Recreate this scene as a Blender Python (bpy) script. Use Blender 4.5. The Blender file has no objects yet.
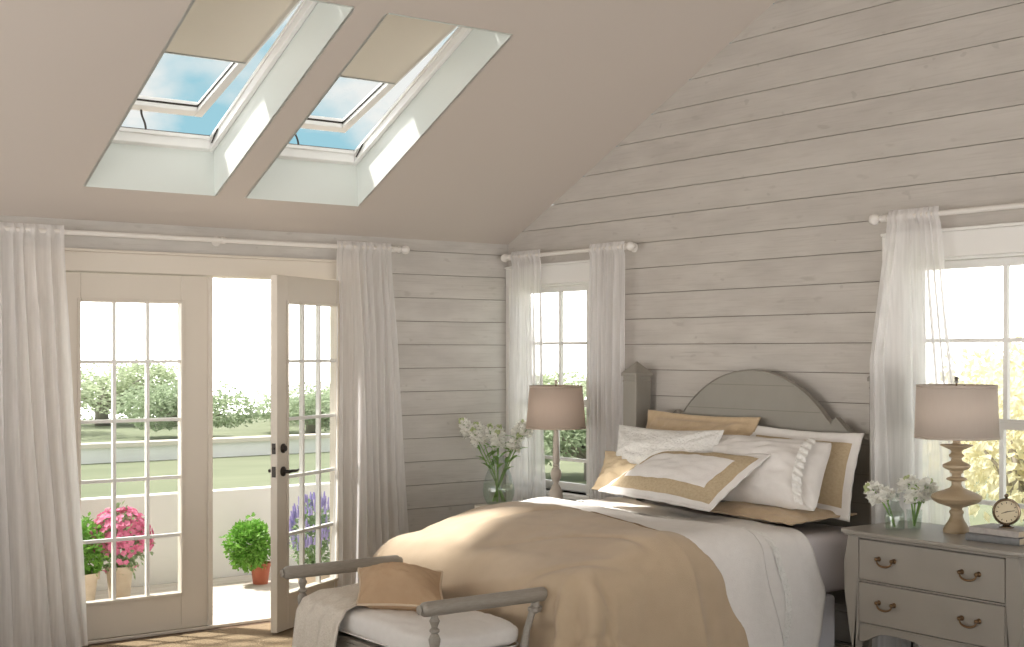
import bpy, math, random
from mathutils import Vector, noise, Matrix
PI = math.pi
random.seed(7)
SC = bpy.context.scene
COL = SC.collection
def lerp(a, b, t): return a + (b - a) * t
def sstep(a, b, x):
    t = min(1, max(0, (x - a) / (b - a))); return t * t * (3 - 2 * t)
def table(x, pts):
    if x <= pts[0][0]: return pts[0][1]
    for (a, va), (b, vb) in zip(pts, pts[1:]):
        if x <= b:
            t = (x - a) / (b - a); t = t * t * (3 - 2 * t) * .6 + t * .4
            return lerp(va, vb, t)
    return pts[-1][1]
def nz(x, y=0, z=0): return noise.noise(Vector((x, y, z)))

# ------------------------------------------------------------------ materials
def new_mat(name):
    m = bpy.data.materials.new(name); m.use_nodes = True
    nt = m.node_tree; nt.nodes.clear()
    return m, nt
def mat(name, col, rough=.6, col2=None, scale=8, stretch=(1, 1, 1), bump=0, bscale=None, bstretch=None, metal=0, detail=4,
        spec=.5, trans=0, sheen=0, contrast=.5, sub=0):
    m, nt = new_mat(name); N = nt.nodes; L = nt.links
    out = N.new('ShaderNodeOutputMaterial'); p = N.new('ShaderNodeBsdfPrincipled')
    p.inputs['Base Color'].default_value = (*col, 1); p.inputs['Roughness'].default_value = rough
    p.inputs['Metallic'].default_value = metal; p.inputs['Specular IOR Level'].default_value = spec
    if sheen: p.inputs['Sheen Weight'].default_value = sheen
    tc = N.new('ShaderNodeTexCoord')
    if col2:
        mp = N.new('ShaderNodeMapping'); mp.inputs['Scale'].default_value = stretch
        L.new(tc.outputs['Object'], mp.inputs['Vector'])
        n = N.new('ShaderNodeTexNoise'); n.inputs['Scale'].default_value = scale; n.inputs['Detail'].default_value = detail
        L.new(mp.outputs[0], n.inputs['Vector'])
        r = N.new('ShaderNodeMapRange'); r.inputs[1].default_value = .5 - contrast / 2; r.inputs[2].default_value = .5 + contrast / 2
        L.new(n.outputs['Fac'], r.inputs[0])
        x = N.new('ShaderNodeMix'); x.data_type = 'RGBA'
        x.inputs[6].default_value = (*col, 1); x.inputs[7].default_value = (*col2, 1)
        L.new(r.outputs[0], x.inputs[0]); L.new(x.outputs[2], p.inputs['Base Color'])
    if bump:
        mp = N.new('ShaderNodeMapping'); mp.inputs['Scale'].default_value = bstretch or stretch
        L.new(tc.outputs['Object'], mp.inputs['Vector'])
        n = N.new('ShaderNodeTexNoise'); n.inputs['Scale'].default_value = bscale or scale; n.inputs['Detail'].default_value = 3
        L.new(mp.outputs[0], n.inputs['Vector'])
        b = N.new('ShaderNodeBump'); b.inputs['Strength'].default_value = bump; b.inputs['Distance'].default_value = .01
        L.new(n.outputs['Fac'], b.inputs['Height']); L.new(b.outputs[0], p.inputs['Normal'])
    sh = p.outputs[0]
    if trans:
        t = N.new('ShaderNodeBsdfTranslucent'); t.inputs[0].default_value = (*[min(1, c * 1.1) for c in col], 1)
        mx = N.new('ShaderNodeMixShader'); mx.inputs[0].default_value = trans
        L.new(sh, mx.inputs[1]); L.new(t.outputs[0], mx.inputs[2]); sh = mx.outputs[0]
    L.new(sh, out.inputs[0])
    return m
def sheer_mat(name, col, clear):
    m, nt = new_mat(name); N = nt.nodes; L = nt.links
    out = N.new('ShaderNodeOutputMaterial')
    d = N.new('ShaderNodeBsdfDiffuse'); d.inputs[0].default_value = (*col, 1)
    t = N.new('ShaderNodeBsdfTranslucent'); t.inputs[0].default_value = (*col, 1)
    a = N.new('ShaderNodeMixShader'); a.inputs[0].default_value = .62
    L.new(d.outputs[0], a.inputs[1]); L.new(t.outputs[0], a.inputs[2])
    tr = N.new('ShaderNodeBsdfTransparent'); b = N.new('ShaderNodeMixShader')
    tc = N.new('ShaderNodeTexCoord'); mp = N.new('ShaderNodeMapping'); mp.inputs['Scale'].default_value = (60, 60, 3)
    n = N.new('ShaderNodeTexNoise'); n.inputs['Scale'].default_value = 1
    L.new(tc.outputs['Object'], mp.inputs[0]); L.new(mp.outputs[0], n.inputs['Vector'])
    r = N.new('ShaderNodeMapRange'); r.inputs[1].default_value = .3; r.inputs[2].default_value = .7
    r.inputs[3].default_value = clear * .7; r.inputs[4].default_value = clear * 1.3
    L.new(n.outputs['Fac'], r.inputs[0]); L.new(r.outputs[0], b.inputs[0])
    L.new(a.outputs[0], b.inputs[1]); L.new(tr.outputs[0], b.inputs[2]); L.new(b.outputs[0], out.inputs[0])
    return m
def glass_mat(name, tint=(1, 1, 1), refl=.08, rough=0):
    m, nt = new_mat(name); N = nt.nodes; L = nt.links
    out = N.new('ShaderNodeOutputMaterial'); tr = N.new('ShaderNodeBsdfTransparent'); tr.inputs[0].default_value = (*tint, 1)
    g = N.new('ShaderNodeBsdfGlossy'); g.inputs['Roughness'].default_value = rough
    lw = N.new('ShaderNodeLayerWeight'); lw.inputs[0].default_value = .25
    pw_ = N.new('ShaderNodeMath'); pw_.operation = 'POWER'; pw_.inputs[1].default_value = 4
    ma = N.new('ShaderNodeMath'); ma.operation = 'MULTIPLY_ADD'; ma.inputs[1].default_value = .5; ma.inputs[2].default_value = refl
    L.new(lw.outputs['Facing'], pw_.inputs[0]); L.new(pw_.outputs[0], ma.inputs[0])
    mx = N.new('ShaderNodeMixShader'); L.new(ma.outputs[0], mx.inputs[0])
    L.new(tr.outputs[0], mx.inputs[1]); L.new(g.outputs[0], mx.inputs[2]); L.new(mx.outputs[0], out.inputs[0])
    return m
def board_mat(name, base, light, dark, pitch=.15, phase=2.09, axis='y'):
    """whitewashed pine: each board its own tone, grain along the board, blotches and a few knots"""
    m, nt = new_mat(name); N = nt.nodes; L = nt.links
    out = N.new('ShaderNodeOutputMaterial'); p = N.new('ShaderNodeBsdfPrincipled'); p.inputs['Roughness'].default_value = .65
    p.inputs['Specular IOR Level'].default_value = .25
    g = N.new('ShaderNodeNewGeometry'); sp = N.new('ShaderNodeSeparateXYZ'); L.new(g.outputs['Position'], sp.inputs[0])
    def M(op, a, b=None):
        n = N.new('ShaderNodeMath'); n.operation = op
        for i, v in enumerate((a, b)):
            if v is None: continue
            if isinstance(v, (int, float)): n.inputs[i].default_value = v
            else: L.new(v, n.inputs[i])
        return n.outputs[0]
    row = M('FLOOR', M('DIVIDE', M('SUBTRACT', sp.outputs[2], phase), pitch))
    wn = N.new('ShaderNodeTexWhiteNoise'); wn.noise_dimensions = '1D'; L.new(row, wn.inputs['W'])
    along = M('ADD', sp.outputs[1] if axis == 'y' else sp.outputs[0], M('MULTIPLY', wn.outputs['Value'], 37.0))
    cb = N.new('ShaderNodeCombineXYZ'); L.new(along, cb.inputs[0]); L.new(sp.outputs[2], cb.inputs[1]); L.new(row, cb.inputs[2])
    def noise_(sx, sy, sc, det=5):
        mp = N.new('ShaderNodeMapping'); mp.inputs['Scale'].default_value = (sx, sy, 1); L.new(cb.outputs[0], mp.inputs[0])
        n = N.new('ShaderNodeTexNoise'); n.inputs['Scale'].default_value = sc; n.inputs['Detail'].default_value = det
        L.new(mp.outputs[0], n.inputs['Vector']); return n.outputs['Fac']
    def mr(v, a, b, c=0, d=1):
        r = N.new('ShaderNodeMapRange'); L.new(v, r.inputs[0])
        for i, k in enumerate((a, b, c, d)): r.inputs[i + 1].default_value = k
        return r.outputs[0]
    def mix(f, a, b):
        x = N.new('ShaderNodeMix'); x.data_type = 'RGBA'
        if isinstance(f, float): x.inputs[0].default_value = f
        else: L.new(f, x.inputs[0])
        for i, v in ((6, a), (7, b)):
            if isinstance(v, tuple): x.inputs[i].default_value = (*v, 1)
            else: L.new(v, x.inputs[i])
        return x.outputs[2]
    c = mix(mr(noise_(1.1, 3.5, 2.6), .32, .68), base, light)
    c = mix(mr(noise_(2, 45, 2.2), .52, .78, 0, .5), c, dark)
    c = mix(mr(noise_(3, 9, 2.0, 2), .66, .74, 0, .55), c, dark)
    c = mix(mr(wn.outputs['Value'], 0, 1, 0, .35), c, light)
    c = mix(mr(noise_(9, 14, 1.3, 1), .735, .77, 0, .3), c, tuple(k * .8 for k in dark))
    L.new(c, p.inputs['Base Color'])
    b = N.new('ShaderNodeBump'); b.inputs['Strength'].default_value = .25; b.inputs['Distance'].default_value = .004
    L.new(noise_(2, 45, 2.2), b.inputs['Height']); L.new(b.outputs[0], p.inputs['Normal'])
    L.new(p.outputs[0], out.inputs[0])
    return m

M = {}
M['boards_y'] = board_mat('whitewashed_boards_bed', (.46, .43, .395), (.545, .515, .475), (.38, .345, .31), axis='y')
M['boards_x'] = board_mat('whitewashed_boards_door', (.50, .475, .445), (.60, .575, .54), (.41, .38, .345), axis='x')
M['groove'] = mat('groove', (.20, .17, .14), .9)
M['ceiling'] = mat('ceiling_paint', (.60, .545, .495), .9, spec=.1)
M['shaft'] = mat('shaft_paint', (.70, .74, .71), .8, spec=.2)
M['trim'] = mat('trim_paint', (.70, .64, .56), .45)
M['door'] = mat('door_paint', (.66, .60, .52), .4)
M['white_trim'] = mat('white_trim', (.80, .79, .76), .4)
M['sash_white'] = mat('sash_white', (.86, .86, .84), .35)
M['glass'] = glass_mat('window_glass', (1, 1, 1), .01)
M['door_glass'] = glass_mat('door_glass', (.97, .985, .975), .03)
M['vase_glass'] = glass_mat('vase_glass', (.94, .965, .955), .06)
M['water'] = glass_mat('water', (.95, .97, .92), .03)
M['blind'] = mat('blind_fabric', (.68, .64, .57), .9, trans=.22)
M['dark_metal'] = mat('dark_bronze', (.05, .043, .038), .35, metal=.8)
M['steel'] = mat('steel', (.4, .4, .4), .3, metal=1)
M['sheer'] = sheer_mat('sheer_linen', (.93, .915, .91), .18)
M['sheer_window'] = sheer_mat('sheer_linen_window', (.94, .93, .93), .25)
M['rod'] = mat('rod_white', (.76, .73, .69), .45)
M['wood_floor'] = mat('wood_floor', (.09, .052, .03), .4, (.14, .085, .05), 3, (1, 14, 1))
M['rug'] = mat('jute_rug', (.36, .275, .185), .95, (.27, .20, .13), 90, bump=1.0, bscale=150, spec=.05)
M['grey_paint'] = mat('grey_paint', (.285, .265, .23), .45, (.25, .232, .20), 5, bump=.05, bscale=40)
M['joint'] = mat('joint', (.19, .175, .15), .7)
M['bench_paint'] = mat('bench_paint', (.27, .245, .21), .4, (.34, .31, .27), 30, (1, 6, 6), bump=.1)
M['stand_paint'] = mat('nightstand_paint', (.31, .285, .25), .33, (.28, .258, .225), 6)
M['duvet'] = mat('duvet_linen', (.535, .42, .295), .75, (.495, .385, .265), 14, bump=.25, bscale=260, sheen=.3, spec=.2)
M['duvet_edge'] = mat('duvet_piping', (.33, .235, .15), .8)
M['white_cloth'] = mat('white_cotton', (.80, .775, .75), .8, (.76, .735, .71), 30, bump=.2, bscale=180, spec=.15, sheen=.2)
M['quilted'] = mat('quilted_white', (.85, .84, .81), .85, (.78, .77, .74), 60, bump=1.0, bscale=70, spec=.1)
M['mattress'] = mat('fitted_sheet', (.66, .625, .64), .8, spec=.15)
M['base_cloth'] = mat('base_cloth', (.58, .58, .61), .8)
M['tan_cloth'] = mat('tan_linen', (.58, .45, .30), .8, (.50, .375, .24), 20, bump=.3, bscale=120, spec=.15, sheen=.2)
M['cream_cloth'] = mat('cream_linen', (.74, .61, .42), .8, (.68, .54, .36), 12, bump=.3, bscale=120, spec=.15)
M['band_cloth'] = mat('beige_band', (.54, .44, .30), .85, (.46, .365, .24), 70, bump=.5, bscale=90, spec=.1)
M['throw'] = mat('woven_throw', (.88, .82, .73), .9, (.76, .69, .60), 120, bump=.8, bscale=220, spec=.1)
M['bench_pillow'] = mat('bench_pillow', (.52, .365, .235), .8, (.47, .325, .205), 16, bump=.3, bscale=200, spec=.15)
M['piping'] = mat('pale_piping', (.62, .50, .37), .8)
M['lamp_wood'] = mat('lamp_wood', (.36, .27, .165), .45, (.46, .36, .24), 9, (1, 1, 3), bump=.15)
M['lamp_pale'] = mat('lamp_pale', (.62, .56, .49), .55, (.52, .46, .40), 12)
M['shade_beige'] = mat('shade_linen', (.76, .66, .58), .9, (.72, .62, .54), 90, (1, 1, .2), trans=.5, spec=.1)
M['shade_white'] = mat('shade_grey_linen', (.78, .71, .65), .9, (.74, .67, .61), 90, (1, 1, .2), trans=.5, spec=.1)
M['brass'] = mat('aged_brass', (.20, .125, .07), .38, metal=.9)
M['clock_metal'] = mat('clock_metal', (.20, .15, .10), .25, metal=.9)
M['clock_face'] = mat('clock_face', (.62, .53, .36), .5)
M['book_page'] = mat('book_pages', (.62, .53, .40), .9, (.5, .42, .31), 60, (1, 1, 30))
M['book_a'] = mat('book_cover_pale', (.45, .42, .39), .6, (.32, .29, .27), 40)
M['book_b'] = mat('book_cover_grey', (.13, .135, .14), .5, (.2, .2, .2), 40)
M['petal'] = mat('white_petal', (.95, .945, .89), .7, trans=.4)
M['bud'] = mat('green_bud', (.55, .62, .33), .7, trans=.2)
M['stem'] = mat('stem_green', (.17, .32, .07), .5, (.28, .46, .12), 30, trans=.15)
M['leaf_bright'] = mat('leaf_bright', (.15, .36, .05), .5, (.30, .52, .12), 14, trans=.3)
M['leaf_dull'] = mat('leaf_grey_green', (.24, .36, .18), .6, (.36, .46, .27), 14, trans=.3)
M['pink'] = mat('pink_petal', (.72, .16, .33), .6, (.82, .34, .50), 30, trans=.3)
M['purple'] = mat('lavender_petal', (.42, .36, .66), .6, (.55, .50, .78), 30, trans=.3)
M['pot_wash'] = mat('washed_pot', (.56, .45, .34), .85, (.68, .58, .47), 14, bump=.3)
M['pot_red'] = mat('red_pot', (.40, .11, .06), .7, (.48, .16, .09), 14)
M['soil'] = mat('soil', (.06, .045, .03), .95)
M['deck'] = mat('deck_boards', (.50, .44, .37), .8, (.62, .57, .51), 3, (1, 6, 1))
M['render_wall'] = mat('garden_wall_render', (.86, .85, .83), .9, (.80, .79, .77), 3)
M['cap'] = mat('wall_cap', (.66, .60, .53), .9)
M['grass'] = mat('lawn', (.135, .155, .09), .95, (.19, .21, .13), 1.2, (.3, 1, 1))
M['tree_a'] = mat('tree_leaf_hazed', (.44, .50, .34), .8, (.64, .68, .52), 1.1, trans=.5, spec=.1)  # haze over the garden trees is put into this pale leaf colour
M['tree_b'] = mat('tree_leaf_grey_hazed', (.36, .43, .29), .8, (.54, .60, .45), 1.1, trans=.5, spec=.1)  # greyer leaf, its colour also paled to stand for haze
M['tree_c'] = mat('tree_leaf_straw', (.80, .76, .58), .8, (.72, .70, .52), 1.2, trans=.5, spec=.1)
M['bark'] = mat('bark', (.34, .31, .27), .9)

# ------------------------------------------------------------------ mesh builder
class MB:
    def __init__(s): s.v = []; s.f = []; s.m = []
    def add(s, vs, fs, mi=0):
        o = len(s.v); s.v += [Vector(v) for v in vs]; s.f += [tuple(o + i for i in f) for f in fs]; s.m += [mi] * len(fs); return s
    def box(s, x0, x1, y0, y1, z0, z1, mi=0):
        return s.add([(x0, y0, z0), (x1, y0, z0), (x1, y1, z0), (x0, y1, z0), (x0, y0, z1), (x1, y0, z1), (x1, y1, z1), (x0, y1, z1)],
                     [(0, 3, 2, 1), (4, 5, 6, 7), (0, 1, 5, 4), (1, 2, 6, 5), (2, 3, 7, 6), (3, 0, 4, 7)], mi)
    def hexa(s, bot, top, mi=0):
        return s.add(list(bot) + list(top), [(0, 3, 2, 1), (4, 5, 6, 7), (0, 1, 5, 4), (1, 2, 6, 5), (2, 3, 7, 6), (3, 0, 4, 7)], mi)
    def prism(s, pts, axis, a, b, mi=0):
        """pts: outline in the two other axes, extruded from a to b along axis"""
        def P(p, t): return {0: (t, p[0], p[1]), 1: (p[0], t, p[1]), 2: (p[0], p[1], t)}[axis]
        n = len(pts); vs = [P(p, a) for p in pts] + [P(p, b) for p in pts]
        fs = [tuple(range(n - 1, -1, -1)), tuple(range(n, 2 * n))] + [(i, (i + 1) % n, n + (i + 1) % n, n + i) for i in range(n)]
        return s.add(vs, fs, mi)
    def tube(s, pts, r, n=10, mi=0, cap=True):
        pts = [Vector(p) for p in pts]; rs = r if isinstance(r, (list, tuple)) else [r] * len(pts)
        vs = []; prev = None
        for i, p in enumerate(pts):
            d = (pts[min(i + 1, len(pts) - 1)] - pts[max(i - 1, 0)]).normalized()
            if prev is None:
                a = d.orthogonal().normalized()
            else:
                a = (prev - d * prev.dot(d)).normalized()
            prev = a; b = d.cross(a)
            vs += [p + (a * math.cos(2 * PI * k / n) + b * math.sin(2 * PI * k / n)) * rs[i] for k in range(n)]
        fs = [(i * n + k, i * n + (k + 1) % n, (i + 1) * n + (k + 1) % n, (i + 1) * n + k) for i in range(len(pts) - 1) for k in range(n)]
        if cap: fs += [tuple(range(n - 1, -1, -1)), tuple((len(pts) - 1) * n + k for k in range(n))]
        return s.add(vs, fs, mi)
    def lathe(s, prof, c=(0, 0, 0), n=32, mi=0, cap=True, axis=None, closed=False):
        """prof: (radius, height)"""
        vs = []; c = Vector(c)
        q = Vector(axis).to_track_quat('Z', 'Y') if axis else None
        for r, z in prof:
            for k in range(n):
                v = Vector((r * math.cos(2 * PI * k / n), r * math.sin(2 * PI * k / n), z))
                if q: v = q @ v
                vs.append(c + v)
        m = len(prof)
        fs = [(i * n + k, i * n + (k + 1) % n, (i + 1) * n + (k + 1) % n, (i + 1) * n + k) for i in range(m - 1) for k in range(n)]
        if cap: fs += [tuple(range(n - 1, -1, -1)), tuple((m - 1) * n + k for k in range(n))]
        return s.add(vs, fs, mi)
    def grid(s, fn, nu, nv, mfn=None, closed_u=False):
        vs = [fn(i / nu, j / nv) for j in range(nv + 1) for i in range(nu + (0 if closed_u else 1))]
        w = nu if closed_u else nu + 1
        o = len(s.v); s.v += [Vector(v) for v in vs]
        for j in range(nv):
            for i in range(nu):
                i2 = (i + 1) % w
                s.f.append((o + j * w + i, o + j * w + i2, o + (j + 1) * w + i2, o + (j + 1) * w + i))
                s.m.append(mfn((i + .5) / nu, (j + .5) / nv) if mfn else 0)
        return s
    def blob(s, c, r, seed=0, nu=8, nv=5, mi=0, amp=.25):
        c = Vector(c); vs = [c + Vector((0, 0, -r))]
        for j in range(1, nv):
            t = PI * j / nv
            for i in range(nu):
                a = 2 * PI * i / nu; d = Vector((math.sin(t) * math.cos(a), math.sin(t) * math.sin(a), -math.cos(t)))
                vs.append(c + d * r * (1 + amp * nz(d.x * 2.3 + seed, d.y * 2.3, d.z * 2.3 + seed)))
        vs.append(c + Vector((0, 0, r)))
        fs = [(0, 1 + (i + 1) % nu, 1 + i) for i in range(nu)]
        for j in range(nv - 2):
            a = 1 + j * nu
            fs += [(a + i, a + (i + 1) % nu, a + nu + (i + 1) % nu, a + nu + i) for i in range(nu)]
        a = 1 + (nv - 2) * nu; e = len(vs) - 1
        fs += [(a + i, a + (i + 1) % nu, e) for i in range(nu)]
        return s.add(vs, fs, mi)
    def leaf(s, p, d, up, L, W, mi=0, fold=.25, curl=0):
        p = Vector(p); d = Vector(d).normalized(); side = d.cross(Vector(up))
        if side.length < 1e-4: side = d.orthogonal()
        side.normalize(); n = side.cross(d)
        m1 = p + d * L * .5 + n * W * fold * .5; t = p + d * L - n * L * curl
        return s.add([p, m1 + side * W * .5, t, m1 - side * W * .5, m1 - n * W * fold], [(0, 1, 4), (1, 2, 4), (0, 4, 3), (4, 2, 3)], mi)
    def build(s, name, mats, parent=None, smooth=False, bevel=0, subsurf=0, solid=0, origin=None, angle=None, bseg=2, **tags):
        me = bpy.data.meshes.new(name)
        if origin is None:
            if parent is not None: origin = Vector((0, 0, 0)) if parent.get('_local') else parent.matrix_world_loc if False else Vector(parent['_o'])
            else:
                xs = [v.x for v in s.v]; ys = [v.y for v in s.v]; zs = [v.z for v in s.v]
                origin = Vector(((min(xs) + max(xs)) / 2, (min(ys) + max(ys)) / 2, min(zs)))
        origin = Vector(origin)
        me.from_pydata([v - origin for v in s.v], [], s.f)
        if not isinstance(mats, (list, tuple)): mats = [mats]
        for k in mats: me.materials.append(M[k])
        for p, mi in zip(me.polygons, s.m): p.material_index = mi
        if smooth: me.polygons.foreach_set('use_smooth', [True] * len(me.polygons))
        me.update()
        o = bpy.data.objects.new(name, me); COL.objects.link(o)
        if angle and smooth:
            try: me.set_sharp_from_angle(angle=math.radians(angle))
            except Exception: pass
        if parent is not None:
            o.parent = parent; o.location = origin - Vector(parent['_o'])
        else: o.location = origin
        o['_o'] = tuple(origin)
        if bevel:
            b = o.modifiers.new('bevel', 'BEVEL'); b.width = bevel; b.segments = bseg; b.limit_method = 'ANGLE'
        if solid:
            k = o.modifiers.new('solid', 'SOLIDIFY'); k.thickness = solid; k.offset = -1
        if subsurf:
            k = o.modifiers.new('subsurf', 'SUBSURF'); k.levels = subsurf; k.render_levels = subsurf
        for k, v in tags.items(): o[k] = v
        return o
def thing(name, loc, label, cat, group=None, kind=None):
    o = bpy.data.objects.new(name, None); COL.objects.link(o); o.location = loc; o.empty_display_size = .1
    o['_o'] = tuple(loc)
    if label: o['label'] = label
    if cat: o['category'] = cat
    if group: o['group'] = group
    if kind: o['kind'] = kind
    return o
def tag(o, label, cat, group=None):
    o['label'] = label; o['category'] = cat
    if group: o['group'] = group
    return o
def struct(o, label=None):
    o['kind'] = 'structure'
    if label: o['label'] = label
    return o
def copy_tree(o, parent=None):
    c = o.copy(); COL.objects.link(c)
    if parent is not None: c.parent = parent
    for ch in list(o.children): copy_tree(ch, c)
    return c

# ------------------------------------------------------------------ room shell
SL = .4733; EZ = 2.315                      # ceiling: z = EZ - SL*y
RIDGE = -4.3; BACK = -8.6; LEFT = -6.7
def zc(y): return EZ - SL * y if y > RIDGE else EZ - SL * RIDGE - SL * (RIDGE - y)
def zw(y): return 2.61 - SL * y             # plane of the roof windows
SKY = [(-2.965, -2.243), (-2.052, -1.332)]
OY0, OY1 = -1.845, -.308                    # ceiling openings
WY0, WY1 = -1.62, -.29                      # roof window outer frames
def boards(mb, axis, lo, hi, zlo, zhi, holes, front, back, clip=None):
    """horizontal boards with gaps, cut round the holes; front/back along the wall normal"""
    k = math.floor((zlo - 2.09) / .15)
    z = 2.09 + k * .15
    gap = .0035
    while z < zhi:
        a, b = max(z + gap / 2, zlo), min(z + .15 - gap / 2, zhi)
        z += .15
        if b - a < .004: continue
        cuts = sorted({a, b} | ({EZ} if a < EZ < b else set()) | {h[i] for h in holes for i in (2, 3) if a < h[i] < b})
        for c0, c1 in zip(cuts, cuts[1:]):
            mid = (c0 + c1) / 2; spans = [(lo, hi)]
            for h in holes:
                if h[2] < mid < h[3]:
                    ns = []
                    for s0, s1 in spans:
                        if h[1] <= s0 or h[0] >= s1: ns.append((s0, s1)); continue
                        if s0 < h[0]: ns.append((s0, h[0]))
                        if h[1] < s1: ns.append((h[1], s1))
                    spans = ns
            for s0, s1 in spans:
                e = [(s0, c0), (s1, c0), (s1, c1), (s0, c1)]
                if clip:
                    e = [(clip(p[1], p[0]), p[1]) for p in e]
                    if e[1][0] - e[0][0] < .005: continue
                    if e[2][0] - e[3][0] < .002: e[2] = (e[3][0] + .001, e[2][1])
                mb.prism(e, axis, front, back)
WIN = {'window_3': (-.85, -.045, .70, 2.03), 'window_4': (-4.21, -3.20, .70, 2.035)}
def clip_bed(z, y):
    lim_r = (EZ - z) / SL if z > EZ else 0.0
    lim_b = BACK - (EZ - z) / SL if z > EZ else BACK
    return max(min(y, lim_r), lim_b)
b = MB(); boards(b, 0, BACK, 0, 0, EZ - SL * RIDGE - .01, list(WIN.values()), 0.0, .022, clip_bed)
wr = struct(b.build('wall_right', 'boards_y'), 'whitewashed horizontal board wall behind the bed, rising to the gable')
b = MB()
def slab(mb, axis, lo, hi, z0, z1, holes, f0, f1, clip=None):
    cuts = sorted({z0, z1, EZ} | {h[i] for h in holes for i in (2, 3)} | ({z0 + k * .25 for k in range(1, 30) if z0 + k * .25 < z1} if clip else set()))
    cuts = [c for c in cuts if z0 <= c <= z1]
    for c0, c1 in zip(cuts, cuts[1:]):
        mid = (c0 + c1) / 2; spans = [(lo, hi)]
        for h in holes:
            if h[2] < mid < h[3]:
                ns = []
                for s0, s1 in spans:
                    if s0 < h[0]: ns.append((s0, h[0]))
                    if h[1] < s1: ns.append((h[1], s1))
                spans = [s for s in ns if s[1] > s[0]] if len(spans) == 1 else ns
        for s0, s1 in spans:
            e = [(s0, c0), (s1, c0), (s1, c1), (s0, c1)]
            if clip:
                e = [(clip(p[1], p[0]), p[1]) for p in e]
                if e[1][0] - e[0][0] < .005: continue
                if e[2][0] - e[3][0] < .002: e[2] = (e[3][0] + .001, e[2][1])
            mb.prism(e, axis, f0, f1)
def split_holes(mb, axis, lo, hi, z0, z1, holes, f0, f1, clip=None):
    # two holes side by side: split the span halfway so slab() sees one at a time
    holes = sorted(holes); bounds = [lo] + [(a[1] + b_[0]) / 2 for a, b_ in zip(holes, holes[1:])] + [hi]
    for h, p, q in zip(holes, bounds, bounds[1:]): slab(mb, axis, p, q, z0, z1, [h], f0, f1, clip)
split_holes(b, 0, BACK, 0, 0, EZ - SL * RIDGE - .01, list(WIN.values()), .022, .15, clip_bed)
b.build('backing', 'groove', wr)
DOORHOLE = (-3.085, -1.25, 0.0, 2.045)
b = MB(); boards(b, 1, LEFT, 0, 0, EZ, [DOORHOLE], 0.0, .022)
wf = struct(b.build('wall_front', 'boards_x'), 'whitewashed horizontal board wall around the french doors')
b = MB(); slab(b, 1, LEFT, .15, 0, EZ + .02, [DOORHOLE], .022, .15)
b.build('backing', 'groove', wf)

b = MB()
WL = (-4.4, -.4, .08, 2.2)  # unseen opening, added so daylight fills the bench and bed foot
b.prism([(BACK, 0), (.15, 0), (.15, WL[2]), (BACK, WL[2])], 0, LEFT - .15, LEFT)
b.prism([(.15, WL[2]), (.15, WL[3]), (WL[1], WL[3]), (WL[1], WL[2])], 0, LEFT - .15, LEFT)
b.prism([(BACK, WL[2]), (WL[0], WL[2]), (WL[0], WL[3]), (BACK, WL[3])], 0, LEFT - .15, LEFT)
b.prism([(.15, WL[3]), (.15, EZ), (RIDGE, zc(RIDGE)), (BACK, EZ), (BACK, WL[3])], 0, LEFT - .15, LEFT)
struct(b.build('wall_left', 'trim'), 'wall with an added fill-light opening at the left of the room, outside the picture')
# ceiling with two openings, shafts and roof
def sloped_sheet(mb, zf, x0, x1, y0, y1, holes, y_h):
    xs = sorted({x0, x1} | {v for h in holes for v in h}); ys = sorted({y0, y1} | set(y_h))
    for a, b2 in zip(xs, xs[1:]):
        for c, d in zip(ys, ys[1:]):
            if any(h[0] <= (a + b2) / 2 <= h[1] for h in holes) and y_h[0] <= (c + d) / 2 <= y_h[1]: continue
            mb.add([(a, c, zf(c)), (b2, c, zf(c)), (b2, d, zf(d)), (a, d, zf(d))], [(0, 1, 2, 3)])
b = MB()
sloped_sheet(b, zc, LEFT, 0, RIDGE, 0, SKY, (OY0, OY1))
b.add([(LEFT, BACK, zc(BACK)), (0, BACK, zc(BACK)), (0, RIDGE, zc(RIDGE)), (LEFT, RIDGE, zc(RIDGE))], [(0, 1, 2, 3)])
struct(b.build('ceiling', 'ceiling'), 'sloping warm white painted ceiling with two roof window openings')
b = MB()
sloped_sheet(b, lambda y: zw(y) + .02, LEFT - .2, .3, RIDGE, .35, SKY, (WY0, WY1))
sloped_sheet(b, lambda y: zw(y) + .05, LEFT - .2, .3, RIDGE, .35, SKY, (WY0, WY1))
b.add([(LEFT - .2, BACK - .4, zw(RIDGE) - SL * (RIDGE - BACK + .4)), (.3, BACK - .4, zw(RIDGE) - SL * (RIDGE - BACK + .4)), (.3, RIDGE, zw(RIDGE) + .03), (LEFT - .2, RIDGE, zw(RIDGE) + .03)], [(0, 1, 2, 3)])
b.prism([(.15, EZ - .08), (.35, EZ - .08), (.35, zw(.35) + .03), (.15, zw(.15) + .03)], 0, LEFT - .2, .3)
struct(b.build('roof', 'groove'))
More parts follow.
